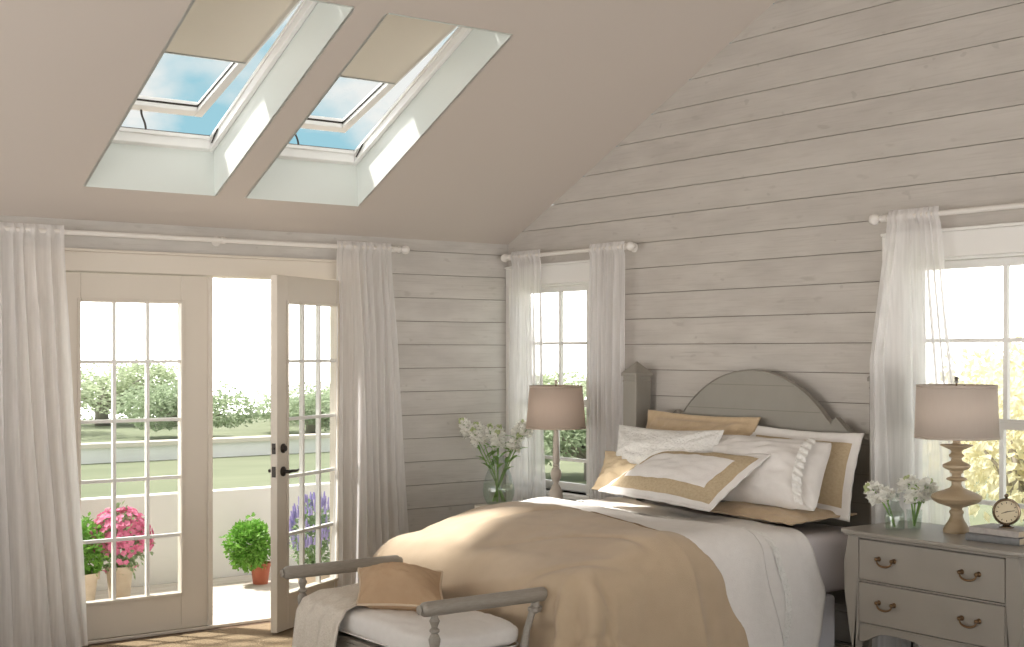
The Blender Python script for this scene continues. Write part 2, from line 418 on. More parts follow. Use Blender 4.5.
for n, (x0, x1) in enumerate(SKY):
    b = MB()
    A = [(OY1, zc(OY1)), (WY1, zw(WY1) + .02), (WY0, zw(WY0) + .02), (OY0, zc(OY0))]
    for x, xo in ((x0, x0 - .015), (x1, x1 + .015)):
        b.prism(A, 0, x, xo)
    b.hexa([(x0, OY1, zc(OY1)), (x1, OY1, zc(OY1)), (x1, OY1 + .015, zc(OY1)), (x0, OY1 + .015, zc(OY1))],
           [(x0, WY1, zw(WY1) + .02), (x1, WY1, zw(WY1) + .02), (x1, WY1 + .015, zw(WY1) + .02), (x0, WY1 + .015, zw(WY1) + .02)])
    b.hexa([(x0, OY0 - .015, zc(OY0)), (x1, OY0 - .015, zc(OY0)), (x1, OY0, zc(OY0)), (x0, OY0, zc(OY0))],
           [(x0, WY0 - .015, zw(WY0) + .02), (x1, WY0 - .015, zw(WY0) + .02), (x1, WY0, zw(WY0) + .02), (x0, WY0, zw(WY0) + .02)])
    struct(b.build('trim_%d' % (n + 1), 'shaft'), 'white shaft lining under a roof window')
    # the roof window
    w = thing('window_%d' % (n + 1), ((x0 + x1) / 2, WY1, zw(WY1)), ['left roof window, its sash swung open, cream blind half drawn', 'right roof window, its sash swung open, cream blind half drawn'][n], None, kind='structure')
    def fr(mb, x0, x1, y0, y1, za, lo, hi, rail, endrail=None, botrail=None):
        e = endrail or rail; g = botrail or rail
        def bar(xa, xb, ya, yb): mb.hexa([(xa, ya, za(ya) + lo), (xb, ya, za(ya) + lo), (xb, yb, za(yb) + lo), (xa, yb, za(yb) + lo)],
                                         [(xa, ya, za(ya) + hi), (xb, ya, za(ya) + hi), (xb, yb, za(yb) + hi), (xa, yb, za(yb) + hi)])
        bar(x0, x0 + rail, y0, y1); bar(x1 - rail, x1, y0, y1)
        bar(x0 + rail, x1 - rail, y0, y0 + e); bar(x0 + rail, x1 - rail, y1 - g, y1)
    b = MB(); fr(b, x0 + .002, x1 - .002, WY0, WY1, zw, -.045, .012, .028, .05, .030)
    b.build('frame', 'sash_white', w, bevel=.004)
    b = MB(); fr(b, x0 + .03, x1 - .03, WY0 + .05, WY1 - .032, zw, .0, .02, .010)
    b.build('inner_frame', 'sash_white', w, bevel=.003)
    hz = zw(WY0 + .05) + .035
    zs = lambda y: hz - .335 * (y - (WY0 + .05))
    SB = -.215
    b = MB(); fr(b, x0 + .035, x1 - .035, WY0 + .05, SB, zs, -.03, .025, .05, .05, .06)
    sa = b.build('sash', 'sash_white', w, bevel=.005)
    b = MB(); fr(b, x0 + .085, x1 - .085, WY0 + .1, SB - .06, zs, -.006, .003, .004)
    b.build('gasket', 'dark_metal', sa)
    b = MB(); ya, yb = WY0 + .1, SB - .06
    b.add([(x0 + .085, ya, zs(ya)), (x1 - .085, ya, zs(ya)), (x1 - .085, yb, zs(yb)), (x0 + .085, yb, zs(yb))], [(0, 1, 2, 3)])
    b.build('pane', 'glass', sa)
    b = MB(); yb = -.835; ya = WY0 + .06
    b.hexa([(x0 + .06, ya, zs(ya) - .04), (x1 - .06, ya, zs(ya) - .04), (x1 - .06, yb, zs(yb) - .04), (x0 + .06, yb, zs(yb) - .04)],
           [(x0 + .06, ya, zs(ya) - .037), (x1 - .06, ya, zs(ya) - .037), (x1 - .06, yb, zs(yb) - .037), (x0 + .06, yb, zs(yb) - .037)])
    bl = b.build('roller_blind', 'blind', w)
    b = MB(); b.hexa([(x0 + .06, yb, zs(yb) - .045), (x1 - .06, yb, zs(yb) - .045), (x1 - .06, yb + .014, zs(yb) - .045), (x0 + .06, yb + .014, zs(yb) - .045)],
                     [(x0 + .06, yb, zs(yb) - .03), (x1 - .06, yb, zs(yb) - .03), (x1 - .06, yb + .014, zs(yb) - .03), (x0 + .06, yb + .014, zs(yb) - .03)])
    b.build('bottom_bar', 'steel', bl)
    xm = (x0 + x1) / 2 - .05
    b = MB(); pts = [(xm + .012 + .003 * math.sin(t * 7), lerp(WY1 - .03, SB - .03, t), lerp(zw(WY1 - .03) + .02, zs(SB) - .03, t) + .01 * math.sin(t * PI)) for t in [i / 12 for i in range(13)]]
    b.tube(pts, .006, 6)
    b.build('chain_opener', 'dark_metal', w)
    for sx, xa in ((1, x0 + .036), (-1, x1 - .036)):
        b = MB(); b.tube([(xa, WY1 - .06, zw(WY1) + .0), (xa, WY1 - .16, zw(WY1 - .16) + .012)], .004, 6)
        b.build('stay', 'dark_metal', w)

# floor, rug
b = MB(); b.box(LEFT, .02, BACK, .02, -.05, 0)
struct(b.build('floor', 'wood_floor'), 'dark brown wooden floor')
b = MB(); b.grid(lambda u, v: (lerp(-4.6, -.95, u), lerp(-5.6, -.13, v), .012), 60, 60)
rg = b.build('area_rug', 'rug', solid=.011)
tag(rg, 'flat woven tan jute rug covering the floor inside the french doors', 'rug')
b = MB(); b.box(LEFT, -3.2, -.018, -.0005, 0, .13); b.box(-1.14, -.001, -.018, -.0005, 0, .13)
struct(b.build('baseboard_front', 'trim', bevel=.004))
b = MB(); b.box(-.018, -.0005, BACK, -.02, 0, .13)
struct(b.build('baseboard_right', 'trim', bevel=.004))

# door surround
b = MB()
b.box(-3.22, -1.135, -.024, -.0005, 2.035, 2.142)
b.box(-3.22, -1.135, -.034, -.0005, 2.142, 2.158)
b.box(-3.22, -3.075, -.022, -.0005, 0, 2.035); b.box(-1.262, -1.135, -.022, -.0005, 0, 2.035)
struct(b.build('trim_3', 'trim', bevel=.004), 'cream casing around the french doors')
b = MB(); b.box(-3.085, -3.068, -.0004, .15, 0, 2.045); b.box(-1.267, -1.25, -.0004, .15, 0, 2.045); b.box(-3.068, -1.267, -.0004, .15, 2.031, 2.045)
b.box(-3.068, -1.267, -.03, .19, .0, .018)
struct(b.build('trim_4', 'trim', bevel=.003), 'cream door jamb and threshold')

def make_door(name, W, label, handle):
    """local: x 0..W from the hinge, face to the room at y=-.022"""
    H = 2.005; T = .022; st = .115 if W < .85 else .172; tr = .158; br = .205
    e = thing(name, (0, 0, 0), label, None, kind='structure')
    b = MB()
    b.box(0, st, -T, T, 0, H); b.box(W - st, W, -T, T, 0, H)
    b.box(st, W - st, -T, T, 0, br); b.box(st, W - st, -T, T, H - tr, H)
    b.build('leaf_frame', 'door', e, bevel=.003, origin=(0, 0, 0))
    b = MB(); gx0, gx1, gz0, gz1 = st, W - st, br, H - tr
    for y0, y1 in ((-T - .008, -T), (T, T + .008)):
        b.box(gx0 - .018, gx0, y0, y1, gz0 - .018, gz1 + .018); b.box(gx1, gx1 + .018, y0, y1, gz0 - .018, gz1 + .018)
        b.box(gx0, gx1, y0, y1, gz0 - .018, gz0); b.box(gx0, gx1, y0, y1, gz1, gz1 + .018)
    b.build('glazing_bead', 'door', e, bevel=.003, origin=(0, 0, 0))
    b = MB()
    for k in (1, 2):
        x = lerp(gx0, gx1, k / 3); b.box(x - .009, x + .009, -.013, .013, gz0, gz1)
    for k in range(1, 5):
        z = lerp(gz0, gz1, k / 5); b.box(gx0, gx1, -.0135, .0135, z - .009, z + .009)
    b.build('muntins', 'white_trim', e, origin=(0, 0, 0))
    b = MB(); b.box(gx0, gx1, -.002, .002, gz0, gz1)
    b.build('pane', 'door_glass', e, origin=(0, 0, 0))
    if handle:
        for s in (-1, 1):
            b = MB(); hx = W - .058; y = s * (T + .001)
            b.lathe([(.028, 0), (.028, .006), (.020, .012), (.010, .016), (.010, .045)], (hx, y, .90), 20, axis=(0, s, 0))
            b.tube([(hx, s * .062, .90), (hx - .03, s * .066, .902), (hx - .075, s * .064, .898), (hx - .105, s * .060, .903)], [.010, .009, .008, .006], 10)
            b.build('lever_handle', 'dark_metal', e, smooth=True, angle=40, origin=(0, 0, 0))
            b = MB(); b.lathe([(.027, 0), (.027, .006), (.018, .012), (.016, .02), (.004, .022)], (hx, y, 1.03), 20, axis=(0, s, 0))
            b.build('deadbolt', 'dark_metal', e, smooth=True, angle=40, origin=(0, 0, 0))
        b = MB(); b.box(W + .0003, W + .0025, -.012, .012, .87, .93); b.box(W + .0003, W + .0025, -.012, .012, 1.0, 1.06); b.tube([(W, 0, 1.03), (W + .012, 0, 1.03)], .008, 8)
        b.build('latch_plate', 'dark_metal', e, origin=(0, 0, 0))
    for z in (.2, 1.0, 1.8):
        b = MB(); b.tube([(-.004, -T - .006, z - .05), (-.004, -T - .006, z + .05)], .007, 8)
        b.build('hinge', 'dark_metal', e, smooth=True, angle=40, origin=(0, 0, 0))
    return e
d1 = make_door('door_1', .918, 'closed left french door with fifteen glass panes', False)
d1.location = (-3.066, .0, .022)
b = MB(); b.box(.905, .935, -.034, -.0225, .0, 2.005)
b.build('astragal', 'door', d1, bevel=.004, origin=(0, 0, 0))
d2 = make_door('door_2', .79, 'right french door standing open into the room', True)
d2.location = (-1.275, -.03, .022); d2.rotation_euler = (0, 0, PI + math.radians(31.5))

# windows in the bed wall
def make_window(name, label):
    y0, y1, z0, z1 = WIN[name]
    e = thing(name, (0, (y0 + y1) / 2, z0), label, None, kind='structure')
    b = MB(); c = .095
    hi = min(y1 + c, -.004)
    b.box(-.022, -.0005, y0 - c, y0, z0, z1); b.box(-.022, -.0005, y1, hi, z0, z1)
    b.box(-.024, -.0005, y0 - c, hi, z1, z1 + .118); b.box(-.036, -.0005, y0 - c - .01, hi, z1 + .118, z1 + .134)
    b.box(-.018, -.0005, y0 - c, hi, z0 - .11, z0 - .03)
    b.build('casing', 'white_trim', e, bevel=.004)
    b = MB(); b.box(-.05, .08, y0 - c - .01, hi, z0 - .03, z0); b.build('sill', 'white_trim', e, bevel=.006)
    b = MB(); b.box(-.0004, .15, y0, y0 + .012, z0, z1); b.box(-.0004, .15, y1 - .012, y1, z0, z1); b.box(-.0004, .15, y0 + .012, y1 - .012, z1 - .012, z1); b.box(.08, .16, y0 + .012, y1 - .012, z0, z0 + .012)
    b.build('jamb', 'white_trim', e)
    ym = (y0 + y1) / 2
    for nm, xa, za, zb, bars in (('upper_sash', .085, 1.245, z1 - .012, (1.65,)), ('lower_sash', .055, z0 + .012, 1.28, (.905,))):
        b = MB(); r = .045; xb = xa + .03; ya, yb = y0 + .012, y1 - .012
        b.box(xa, xb, ya, ya + r, za, zb); b.box(xa, xb, yb - r, yb, za, zb)
        b.box(xa, xb, ya + r, yb - r, za, za + r); b.box(xa, xb, ya + r, yb - r, zb - .035, zb)
        b.box(xa + .004, xb - .004, ym - .011, ym + .011, za + r, zb - .035)
        for z in bars: b.box(xa + .005, xb - .005, ya + r, yb - r, z - .010, z + .010)
        s = b.build(nm, 'white_trim', e)
        b = MB(); b.box(xa + .013, xa + .017, ya + r, yb - r, za + r, zb - .035); b.build('pane', 'glass', s)
make_window('window_3', 'small white sash window in the corner, between two sheer curtains')
make_window('window_4', 'large bright white sash window beside the nightstand at the right edge')

# ------------------------------------------------------------------ curtains and rods
def rod(name_label, a, b_, r, finA, finB, brackets, wall_axis):
    a = Vector(a); b_ = Vector(b_)
    e = thing('curtain_rod', tuple((a + b_) / 2), name_label, 'curtain rod')
    m = MB(); m.tube([a, b_], r, 14); m.build('rod', 'rod', e, smooth=True, angle=50)
    d = (b_ - a).normalized()
    for p, s, use in ((a, -1, finA), (b_, 1, finB)):
        if not use: continue
        m = MB(); m.lathe([(r, 0), (r * 1.5, .004), (r * 1.5, .012), (r * .8, .018), (r * 1.1, .028), (r * 1.9, .042), (r * 2.05, .055), (r * 1.7, .07), (r * .8, .08), (r * .3, .084)], p, 18, axis=d * s)
        m.build('finial', 'rod', e, smooth=True)
    for p in brackets:
        p = Vector(p); m = MB()
        w = Vector(p); w[wall_axis] = -.0006
        m.tube([p, w], .009, 8); c = Vector(w); 
        m.lathe([(.028, 0), (.028, .008), (.018, .014)], w, 16, axis=(-1, 0, 0) if wall_axis == 0 else (0, -1, 0))
        m.lathe([(r + .006, -.012), (r + .006, .012)], p, 14, axis=d)
        m.build('bracket', 'rod', e, smooth=True, angle=50)
    return e
RZ = 2.235
rod('long white curtain rod spanning above the french doors', (-4.3, -.10, RZ), (-.925, -.10, RZ), .014, False, True, [(-4.2, -.10, RZ), (-2.1, -.10, RZ + .0), (-.955, -.10, RZ)], 1)
rod('short white curtain rod over the corner window', (-.10, -1.30, 2.215), (-.10, -.155, 2.215), .013, True, True, [(-.10, -1.28, 2.215), (-.10, -.17, 2.215)], 0)
rod('white curtain rod over the bright right window', (-.10, -4.72, 2.232), (-.10, -3.175, 2.232), .013, True, True, [(-.10, -4.7, 2.232), (-.10, -3.19, 2.232)], 0)

def curtain(label, axis, wall, top, bot, ztop, folds, amp, seed, matn, zbot=.016, sweep=None, off=0, offa=None):
    """axis 0: runs along x in front of the door wall; axis 1: along y in front of the bed wall"""
    m = MB(); nu, nv = folds * 12, 60
    def fn(u, v):
        hh = lerp(ztop + .035, zbot, v)
        k = sweep(v) if sweep else v ** 1.2
        s0 = lerp(top[0], bot[0], k); s1 = lerp(top[1], bot[1], k)
        w = u + .028 * nz(u * 3.1 + seed, v * 1.2) * math.sin(PI * u)
        a = lerp(s0, s1, w)
        ph = 2 * PI * (folds * u + 1.1 * nz(u * 2.6 + seed, v * .7, 3) + .25 * nz(u * 9 + seed, v * 1.2, 6))
        A = amp * (lerp(.30, 1.0, sstep(.0, .25, v))) * (.45 + 1.5 * abs(nz(u * 4 + seed, v * .9, 7)))
        d = A * math.sin(ph) + .3 * A * math.sin(2.3 * ph + seed + v * 2) + .02 * nz(u * 3, v * 2, seed) * v
        pinch = math.exp(-((v - .016) / .012) ** 2)          # rod pocket wraps round the rod
        top_ruf = 1 if v < .016 else 0
        d = lerp(d, (.017 + .006 * math.sin(ph)), pinch)
        a += .008 * math.sin(ph * 1.0 + 1.3) * (1 - pinch)
        o = -.10 - off * sstep(.03, .3, v)
        if offa: o -= offa(a) * min(1, v / .32)
        pos = o - d
        return (a, pos, hh) if axis == 0 else (pos, a, hh)
    m.grid(fn, nu, nv)
    o = m.build('sheer_curtain', matn, smooth=True)
    tag(o, label, 'curtain')
    return o
curtain('long sheer white curtain gathered at the left of the french doors', 0, 1, (-3.95, -3.015), (-4.0, -2.895), RZ, 13, .022, 1.3, 'sheer', off=.03)
curtain('long sheer white curtain gathered at the right of the french doors', 0, 1, (-1.368, -.985), (-1.42, -.83), RZ, 8, .020, 5.1, 'sheer', off=.02)
curtain('sheer white curtain at the left of the corner window', 1, 0, (-.50, -.185), (-.56, -.17), 2.215, 6, .018, 9.7, 'sheer_window')
curtain('sheer white curtain at the right of the corner window, beside the headboard post', 1, 0, (-1.315, -.985), (-1.30, -.985), 2.215, 7, .018, 12.1, 'sheer_window')
curtain('sheer white curtain at the left of the bright right window', 1, 0, (-3.49, -3.215), (-3.76, -3.215), 2.232, 7, .018, 15.4, 'sheer_window', off=.0, sweep=lambda v: v, offa=lambda a: .145 * sstep(-3.335, -3.27, a))

# ------------------------------------------------------------------ bed
bed = thing('bed', (-1.0, -2.31, 0), 'grey painted bed with arched headboard and two capped posts', 'bed')
HC = -2.31
prof = [(-.86, .35), (.86, .35), (.86, 1.165)]
right = [(.80, 1.167), (.70, 1.185), (.64, 1.215), (.60, 1.25), (.572, 1.272), (.553, 1.262), (.54, 1.243)]
arc = []
R_ = .672; cz = 1.502 - R_; a0 = math.asin(.54 / R_)
z_at = lambda a: cz + R_ * math.cos(a)
for i in range(1, 30):
    a = lerp(a0, -a0, i / 30); arc.append((R_ * math.sin(a), z_at(a)))
left = [(-x, z) for x, z in reversed(right)]
full = prof + right + arc + left + [(-.86, 1.165)]
b = MB(); b.prism([(HC + x, z) for x, z in full], 0, -.095, -.062)
hb = b.build('headboard', 'grey_paint', bed, bevel=.003)
b = MB()
rim = right[::1] + arc + left
b2 = [(-.0965, HC + x, z - .004) for x, z in rim]
b.tube(b2, .0035, 6)
b.build('headboard_rim', 'grey_paint', hb, smooth=True)
b = MB()
for z in (.86, 1.0, 1.145, 1.29, 1.42):
    w = .85 if z < 1.16 else math.sqrt(max(R_ ** 2 - (z - cz) ** 2, 0)) - .02
    b.box(-.0958, -.0951, HC - w, HC + w, z - .0015, z + .0015)
b.build('board_joint', 'joint', hb)
for y in (-1.418, -3.200):
    b = MB(); xc = -.1075; h = .0575
    b.box(xc - h, xc + h, y - h, y + h, 0, 1.455)
    b.box(xc - h - .008, xc + h + .008, y - h - .008, y + h + .008, 1.455, 1.475)
    b.box(xc - h - .002, xc + h + .002, y - h - .002, y + h + .002, 1.42, 1.43)
    k = h + .006
    b.add([(xc - k, y - k, 1.475), (xc + k, y - k, 1.475), (xc + k, y + k, 1.475), (xc - k, y + k, 1.475), (xc, y, 1.542)], [(0, 1, 4), (1, 2, 4), (2, 3, 4), (3, 0, 4)])
    b.build('post', 'grey_paint', bed, bevel=.003)
for y in (-1.485, -3.125):
    b = MB(); b.box(-1.9, -.166, y - .010, y + .010, .10, .175)
    b.build('side_rail', 'grey_paint', bed, bevel=.004)
b = MB(); b.box(-1.925, -1.9, -3.137, -1.473, .10, .175); b.build('foot_rail', 'grey_paint', bed, bevel=.004)
for x, y in ((-1.9, -3.10), (-1.9, -1.5)):
    b = MB(); b.lathe([(.02, .0), (.024, .02), (.032, .07), (.034, .10)], (x + .02, y, 0), 16); b.build('leg', 'grey_paint', bed, smooth=True, angle=40)
b = MB(); b.box(-1.89, -.36, -3.108, -1.505, .18, .455)
tag(b.build('box_spring', 'base_cloth', bevel=.02), 'pale blue grey upholstered base under the mattress', 'bed base')
def foot_drop(a, bb): return .125 * sstep(-1.25, -2.0, a) + .05 * sstep(-1.9, -1.45, bb) * sstep(-.9, -1.5, a)
b = MB(); nx_, ny_ = 16, 10
mx_ = lambda i: lerp(-1.90, -.11, i / nx_)
my_ = lambda j: lerp(-3.11, -1.50, j / ny_)
b.add([(mx_(i), my_(j), .745 - foot_drop(mx_(i), my_(j))) for j in range(ny_ + 1) for i in range(nx_ + 1)], [(j * (nx_ + 1) + i, j * (nx_ + 1) + i + 1, (j + 1) * (nx_ + 1) + i + 1, (j + 1) * (nx_ + 1) + i) for j in range(ny_) for i in range(nx_)])
rg_ = [(i, 0) for i in range(nx_)] + [(nx_, j) for j in range(ny_)] + [(i, ny_) for i in range(nx_, 0, -1)] + [(0, j) for j in range(ny_, 0, -1)]
o_ = len(b.v); b.v += [Vector((mx_(i), my_(j), .458)) for i, j in rg_]; n_ = len(rg_)
for k in range(n_):
    (i, j), (i2, j2) = rg_[k], rg_[(k + 1) % n_]
    b.f.append((o_ + k, o_ + (k + 1) % n_, j2 * (nx_ + 1) + i2, j * (nx_ + 1) + i)); b.m.append(0)
b.f.append(tuple(range(o_ + n_ - 1, o_ - 1, -1))); b.m.append(0)
mt = tag(b.build('mattress', 'mattress', smooth=True, bevel=.06, bseg=5), 'thick mattress in a pale lilac white fitted sheet', 'mattress')

def drape(a, b_, ztop, x_in, yn, yf, r, flare=.0):
    """a along the bed, b across; beyond the inner rectangle the cloth bends down"""
    qa = max(a, x_in); qb = min(max(b_, yn), yf)
    dv = Vector((a - qa, b_ - qb)); d = dv.length
    if d < 1e-6: return Vector((a, b_, ztop)), Vector((0, 0, 1)), 0
    n = dv / d; arc_ = r * PI / 2
    if d < arc_:
        t = d / r; return Vector((qa + n.x * r * math.sin(t), qb + n.y * r * math.sin(t), ztop - r * (1 - math.cos(t)))), Vector((n.x * math.sin(t), n.y * math.sin(t), math.cos(t))), d
    h = d - arc_; o = r + flare * h
    return Vector((qa + n.x * o, qb + n.y * o, ztop - r - h)), Vector((n.x, n.y, .0)), d
HEAD = [(-3.85, -.98), (-3.55, -1.02), (-3.35, -1.11), (-3.15, -1.25), (-2.95, -1.34), (-2.7, -1.32), (-2.4, -1.26), (-2.0, -1.23), (-1.6, -1.16), (-1.2, -1.05)]
def under(a, bb): return 1 - sstep(-.16, -.03, a - table(bb, HEAD))
# coverlet: white, folded back, hanging at the near side
def coverlet(u, v):
    bb = lerp(-3.82, -1.02, v)
    a1 = table(bb, [(-3.8, -.60), (-3.4, -.50), (-3.15, -.58), (-2.9, -.62), (-2.0, -.52), (-1.5, -.42), (-1.1, -.4)])
    a = lerp(-1.5, a1, u)
    p, n, d = drape(a, bb, .772, -3, -3.045, -1.585, .105, .04)
    f = .010 * math.sin(9 * a + 5 * nz(bb * 1.3, a) + 2.5 * bb) * (.3 + 1.2 * sstep(0, .3, d)) + .014 * nz(a * 4, bb * 3, 2) + .006 * nz(a * 11, bb * 8, 5)
    f += .012 * math.exp(-((a - a1 + .02) / .02) ** 2)
    f = f * (1 - .7 * under(a, bb)) - .045 * under(a, bb)
    p.z -= foot_drop(a, bb) * sstep(.15, .75, p.z)
    return p + n * (f + .008)
b = MB(); b.grid(coverlet, 70, 110)
cv = tag(b.build('coverlet', 'white_cloth', smooth=True, solid=.014), 'white cotton coverlet turned back over the bed, between duvet and pillows', 'coverlet')
b = MB()
def band(u, v):
    bb = lerp(-3.82, -1.1, v); a1 = table(bb, [(-3.8, -.60), (-3.4, -.50), (-3.15, -.58), (-2.9, -.62), (-2.0, -.52), (-1.5, -.42), (-1.1, -.4)])
    s = u * 1.0; q = coverlet((a1 - .27 + u * .045 + 1.5) / (a1 + 1.5), v)
    return q + Vector((0, -.2, .98)).normalized() * (.004 + .002 * math.sin(bb * 140)) if bb > -3.0 else q + Vector((0, -1, .0)) * (.004 + .002 * math.sin(bb * 140))
b.grid(band, 6, 260)
b.build('gathered_trim', 'quilted', cv, smooth=True)
# second turned back layer (sheet) lying on the coverlet near the duvet
def sheet(u, v):
    bb = lerp(-3.84, -1.25, v)
    a0_ = -1.5; a1 = table(bb, [(-3.6, -.82), (-3.2, -.92), (-2.8, -1.0), (-2.2, -.98), (-1.5, -.88)])
    a = lerp(a0_, a1, u); p, n, d = drape(a, bb, .797, -3, -3.045, -1.585, .12, .05)
    f = .008 * math.sin(13 * a + 6 * nz(bb * 1.2, a, 4) + 3 * bb) * (.4 + sstep(0, .3, d)) + .012 * nz(a * 5, bb * 3, 8)
    f = f * (1 - .7 * under(a, bb)) - .034 * under(a, bb)
    p.z -= foot_drop(a, bb) * sstep(.15, .75, p.z)
    return p + n * (f + .018)
b = MB(); b.grid(sheet, 50, 90)
tag(b.build('folded_sheet', 'white_cloth', smooth=True, solid=.010), 'smooth white top sheet folded back along the tan duvet edge', 'sheet')
# duvet
def duvet_ab(u, v):
    bb = lerp(-3.78, -.95, v); return lerp(-2.40, table(bb, HEAD), u), bb
def duvet(u, v):
    a, bb = duvet_ab(u, v)
    p, n, d = drape(a, bb, .800, -1.80, -3.02, -1.60, .165, .035)
    side = sstep(.02, .35, d)
    crown = .030 * (1 - ((bb + 2.31) / .75) ** 2 if abs(bb + 2.31) < .75 else 0) * sstep(-1.95, -1.5, a)
    # soft long folds running from the middle of the bed out over the near side
    w = a * 1.0 + .28 * nz(a * .9, bb * .8, 1) - .30 * (bb + 2.31) ** 2 * .35
    w = a + .30 * (bb + 3.02) * (1 if bb > -3.02 else .5) + .10 * nz(a * 1.3, bb * .8, 12)
    f = (.016 * side + .005) * (1 - 2 * abs(math.sin(PI * (w * 2.3 + .2))) ** .8) + .005 * side * math.sin(2 * PI * (w * 5.3 + .5 * nz(bb, a, 4)))
    f += .020 * nz(a * 2.2, bb * 1.6, 9) + .010 * nz(a * 5.5 + bb * 2, bb * 3 - a, 4) + .004 * nz(a * 15, bb * 11, 2)
    rid = abs(nz(a * 1.7 + bb * 1.1, bb * .9 - a * .5, 6)); f -= .010 * math.exp(-(rid / .05) ** 2)
    if a < -1.80 and (bb < -3.02 or bb > -1.60):
        ang = math.atan2(abs(bb - (-3.02 if bb < -3.02 else -1.60)), -1.80 - a)
        f += .030 * math.sin(ang * 8) * side
    drop = foot_drop(a, bb)
    f += .018 * (1 - math.exp(-((1 - u) / .02)))
    p.z -= drop * sstep(.15, .75, p.z)
    return p + n * (f + crown + .006)
b = MB(); b.grid(duvet, 120, 170)
dv = tag(b.build('duvet', 'duvet', smooth=True, solid=.02), 'tan linen duvet spread over the lower bed and hanging down', 'duvet')
b = MB(); b.tube([duvet(1, v / 120) + Vector((.003, -.002, .003)) for v in range(121)], .006, 6); b.build('piping', 'duvet_edge', dv, smooth=True)

def pillow(name, label, cat, corners, thick, zones, mats, seed=0, flange=0.0, group=None, bow=.05, nrm=None, wr=.010, sag=0, edge_ruffle=0, parent=None):
    TL, TR, BR, BL = [Vector(c) for c in corners]
    n = ((TR - BL).cross(TL - BR)).normalized()
    if n.x > 0 and abs(n.z) < .8: n = -n
    elif n.z < 0 and abs(n.z) >= .8: n = -n
    W = ((TR - TL).length + (BR - BL).length) / 2; H = ((TL - BL).length + (TR - BR).length) / 2
    m = MB(); nu, nv = 44, 32; cen = (TL + TR + BR + BL) / 4
    def pt(u, v, side):
        x, y = 2 * u - 1, 2 * v - 1
        bu = 1 - bow * (1 - y * y) ** 1.0 * 0 ; 
        uu = .5 + (u - .5) * (1 - bow * (1 - y * y)); vv = .5 + (v - .5) * (1 - bow * 1.3 * (1 - x * x))
        if not flange: kk = 1 - .055 * (x * y) ** 4; uu = .5 + (uu - .5) * kk; vv = .5 + (vv - .5) * kk
        p = lerp(lerp(BL, BR, uu), lerp(TL, TR, uu), vv)
        fx = flange / (W / 2); fy = flange / (H / 2)
        ax = min(1, abs(x) / (1 - fx)); ay = min(1, abs(y) / (1 - fy))
        ex, po = (2.6, .62) if flange else (2.1, .72)
        h = (max(0, 1 - ax ** ex) ** po) * (max(0, 1 - ay ** ex) ** po)
        f = thick / 2 * h + .003
        f += wr * nz(x * 2.2 + seed, y * 2.2, seed) * (h ** .3 if h > 0 else 0) + wr * .8 * nz(x * 5 + seed, y * 6, seed + 3) * min(1, h * 2)
        cr = max(0, abs(x) * abs(y) - .25)
        f += wr * 1.2 * math.sin(14 * (abs(x) - abs(y)) + seed) * cr * min(1, h * 4)
        off = 0
        if flange: 
            e = sstep(1 - max(fx, .001), 1, max(abs(x), abs(y)))
            off = .0022 * math.sin(17 * (x + y) + seed) * e
        if edge_ruffle:
            e = sstep(.82, 1, max(abs(x), abs(y))); off += edge_ruffle * math.sin(22 * math.atan2(y, x) + seed) * e
        q = p + n * (side * f + off)
        q.z -= sag * (1 - x * x) * max(0, y)
        return q
    def zf(u, v):
        dist = min((.5 - abs(u - .5)) * W, (.5 - abs(v - .5)) * H)
        for lim, mi in zones:
            if dist < lim: return mi
        return zones[-1][1]
    m.grid(lambda u, v: pt(u, v, 1), nu, nv, zf)
    m2 = MB(); m2.grid(lambda u, v: pt(u, v, -1), nu, nv, zf)
    o = len(m.v); m.v += m2.v; m.f += [tuple(o + i for i in reversed(f)) for f in m2.f]; m.m += m2.m
    w = nu + 1
    ring = [i for i in range(w)] + [j * w + nu for j in range(1, nv + 1)] + [nv * w + i for i in range(nu - 1, -1, -1)] + [j * w for j in range(nv - 1, 0, -1)]
    for i in range(len(ring)):
        a, c = ring[i], ring[(i + 1) % len(ring)]
        m.f.append((a, o + a, o + c, c)); m.m.append(zones[0][1])
    ob = m.build(name, mats, parent, smooth=True)
    if parent is None: tag(ob, label, cat, group)
    return ob, [m.v[i] for i in ring], n
# back row
pillow('euro_pillow', 'tan pillow at the back left, against the headboard arch', 'pillow', [(-.14, -1.555, 1.265), (-.14, -2.42, 1.255), (-.30, -2.42, .82), (-.30, -1.60, .82)], .17, [(.03, 0), (9, 0)], ['tan_cloth'], 3, .03, wr=.022)
pillow('euro_pillow', 'large back right pillow with white flange and tan border', 'pillow', [(-.15, -2.36, 1.215), (-.15, -3.10, 1.205), (-.34, -3.17, .80), (-.34, -2.42, .82)], .15, [(.055, 0), (.16, 1), (9, 0)], ['white_cloth', 'band_cloth'], 8, .05)
pillow('sham', 'flat tan pillow lying under the big white pillow at the right', 'pillow', [(-.24, -2.40, .835), (-.24, -3.13, .825), (-.66, -3.10, .805), (-.66, -2.42, .82)], .07, [(9, 0)], ['tan_cloth'], 5, .03)
pillow('quilted_pillow', 'white quilted pillow with puckered corners, in front of the back left tan one', 'pillow', [(-.38, -1.56, 1.195), (-.38, -2.42, 1.205), (-.50, -2.38, .84), (-.50, -1.60, .84)], .22, [(9, 0)], ['quilted'], 11, 0, bow=.11, wr=.020)
pw, ring, pn = pillow('bed_pillow', 'big plain white pillow with ruffled cuff, at the right of the bed', 'pillow', [(-.26, -2.10, 1.165), (-.26, -3.02, 1.165), (-.52, -3.13, .850), (-.52, -2.30, .85)], .24, [(9, 0)], ['white_cloth'], 14, 0, wr=.020)
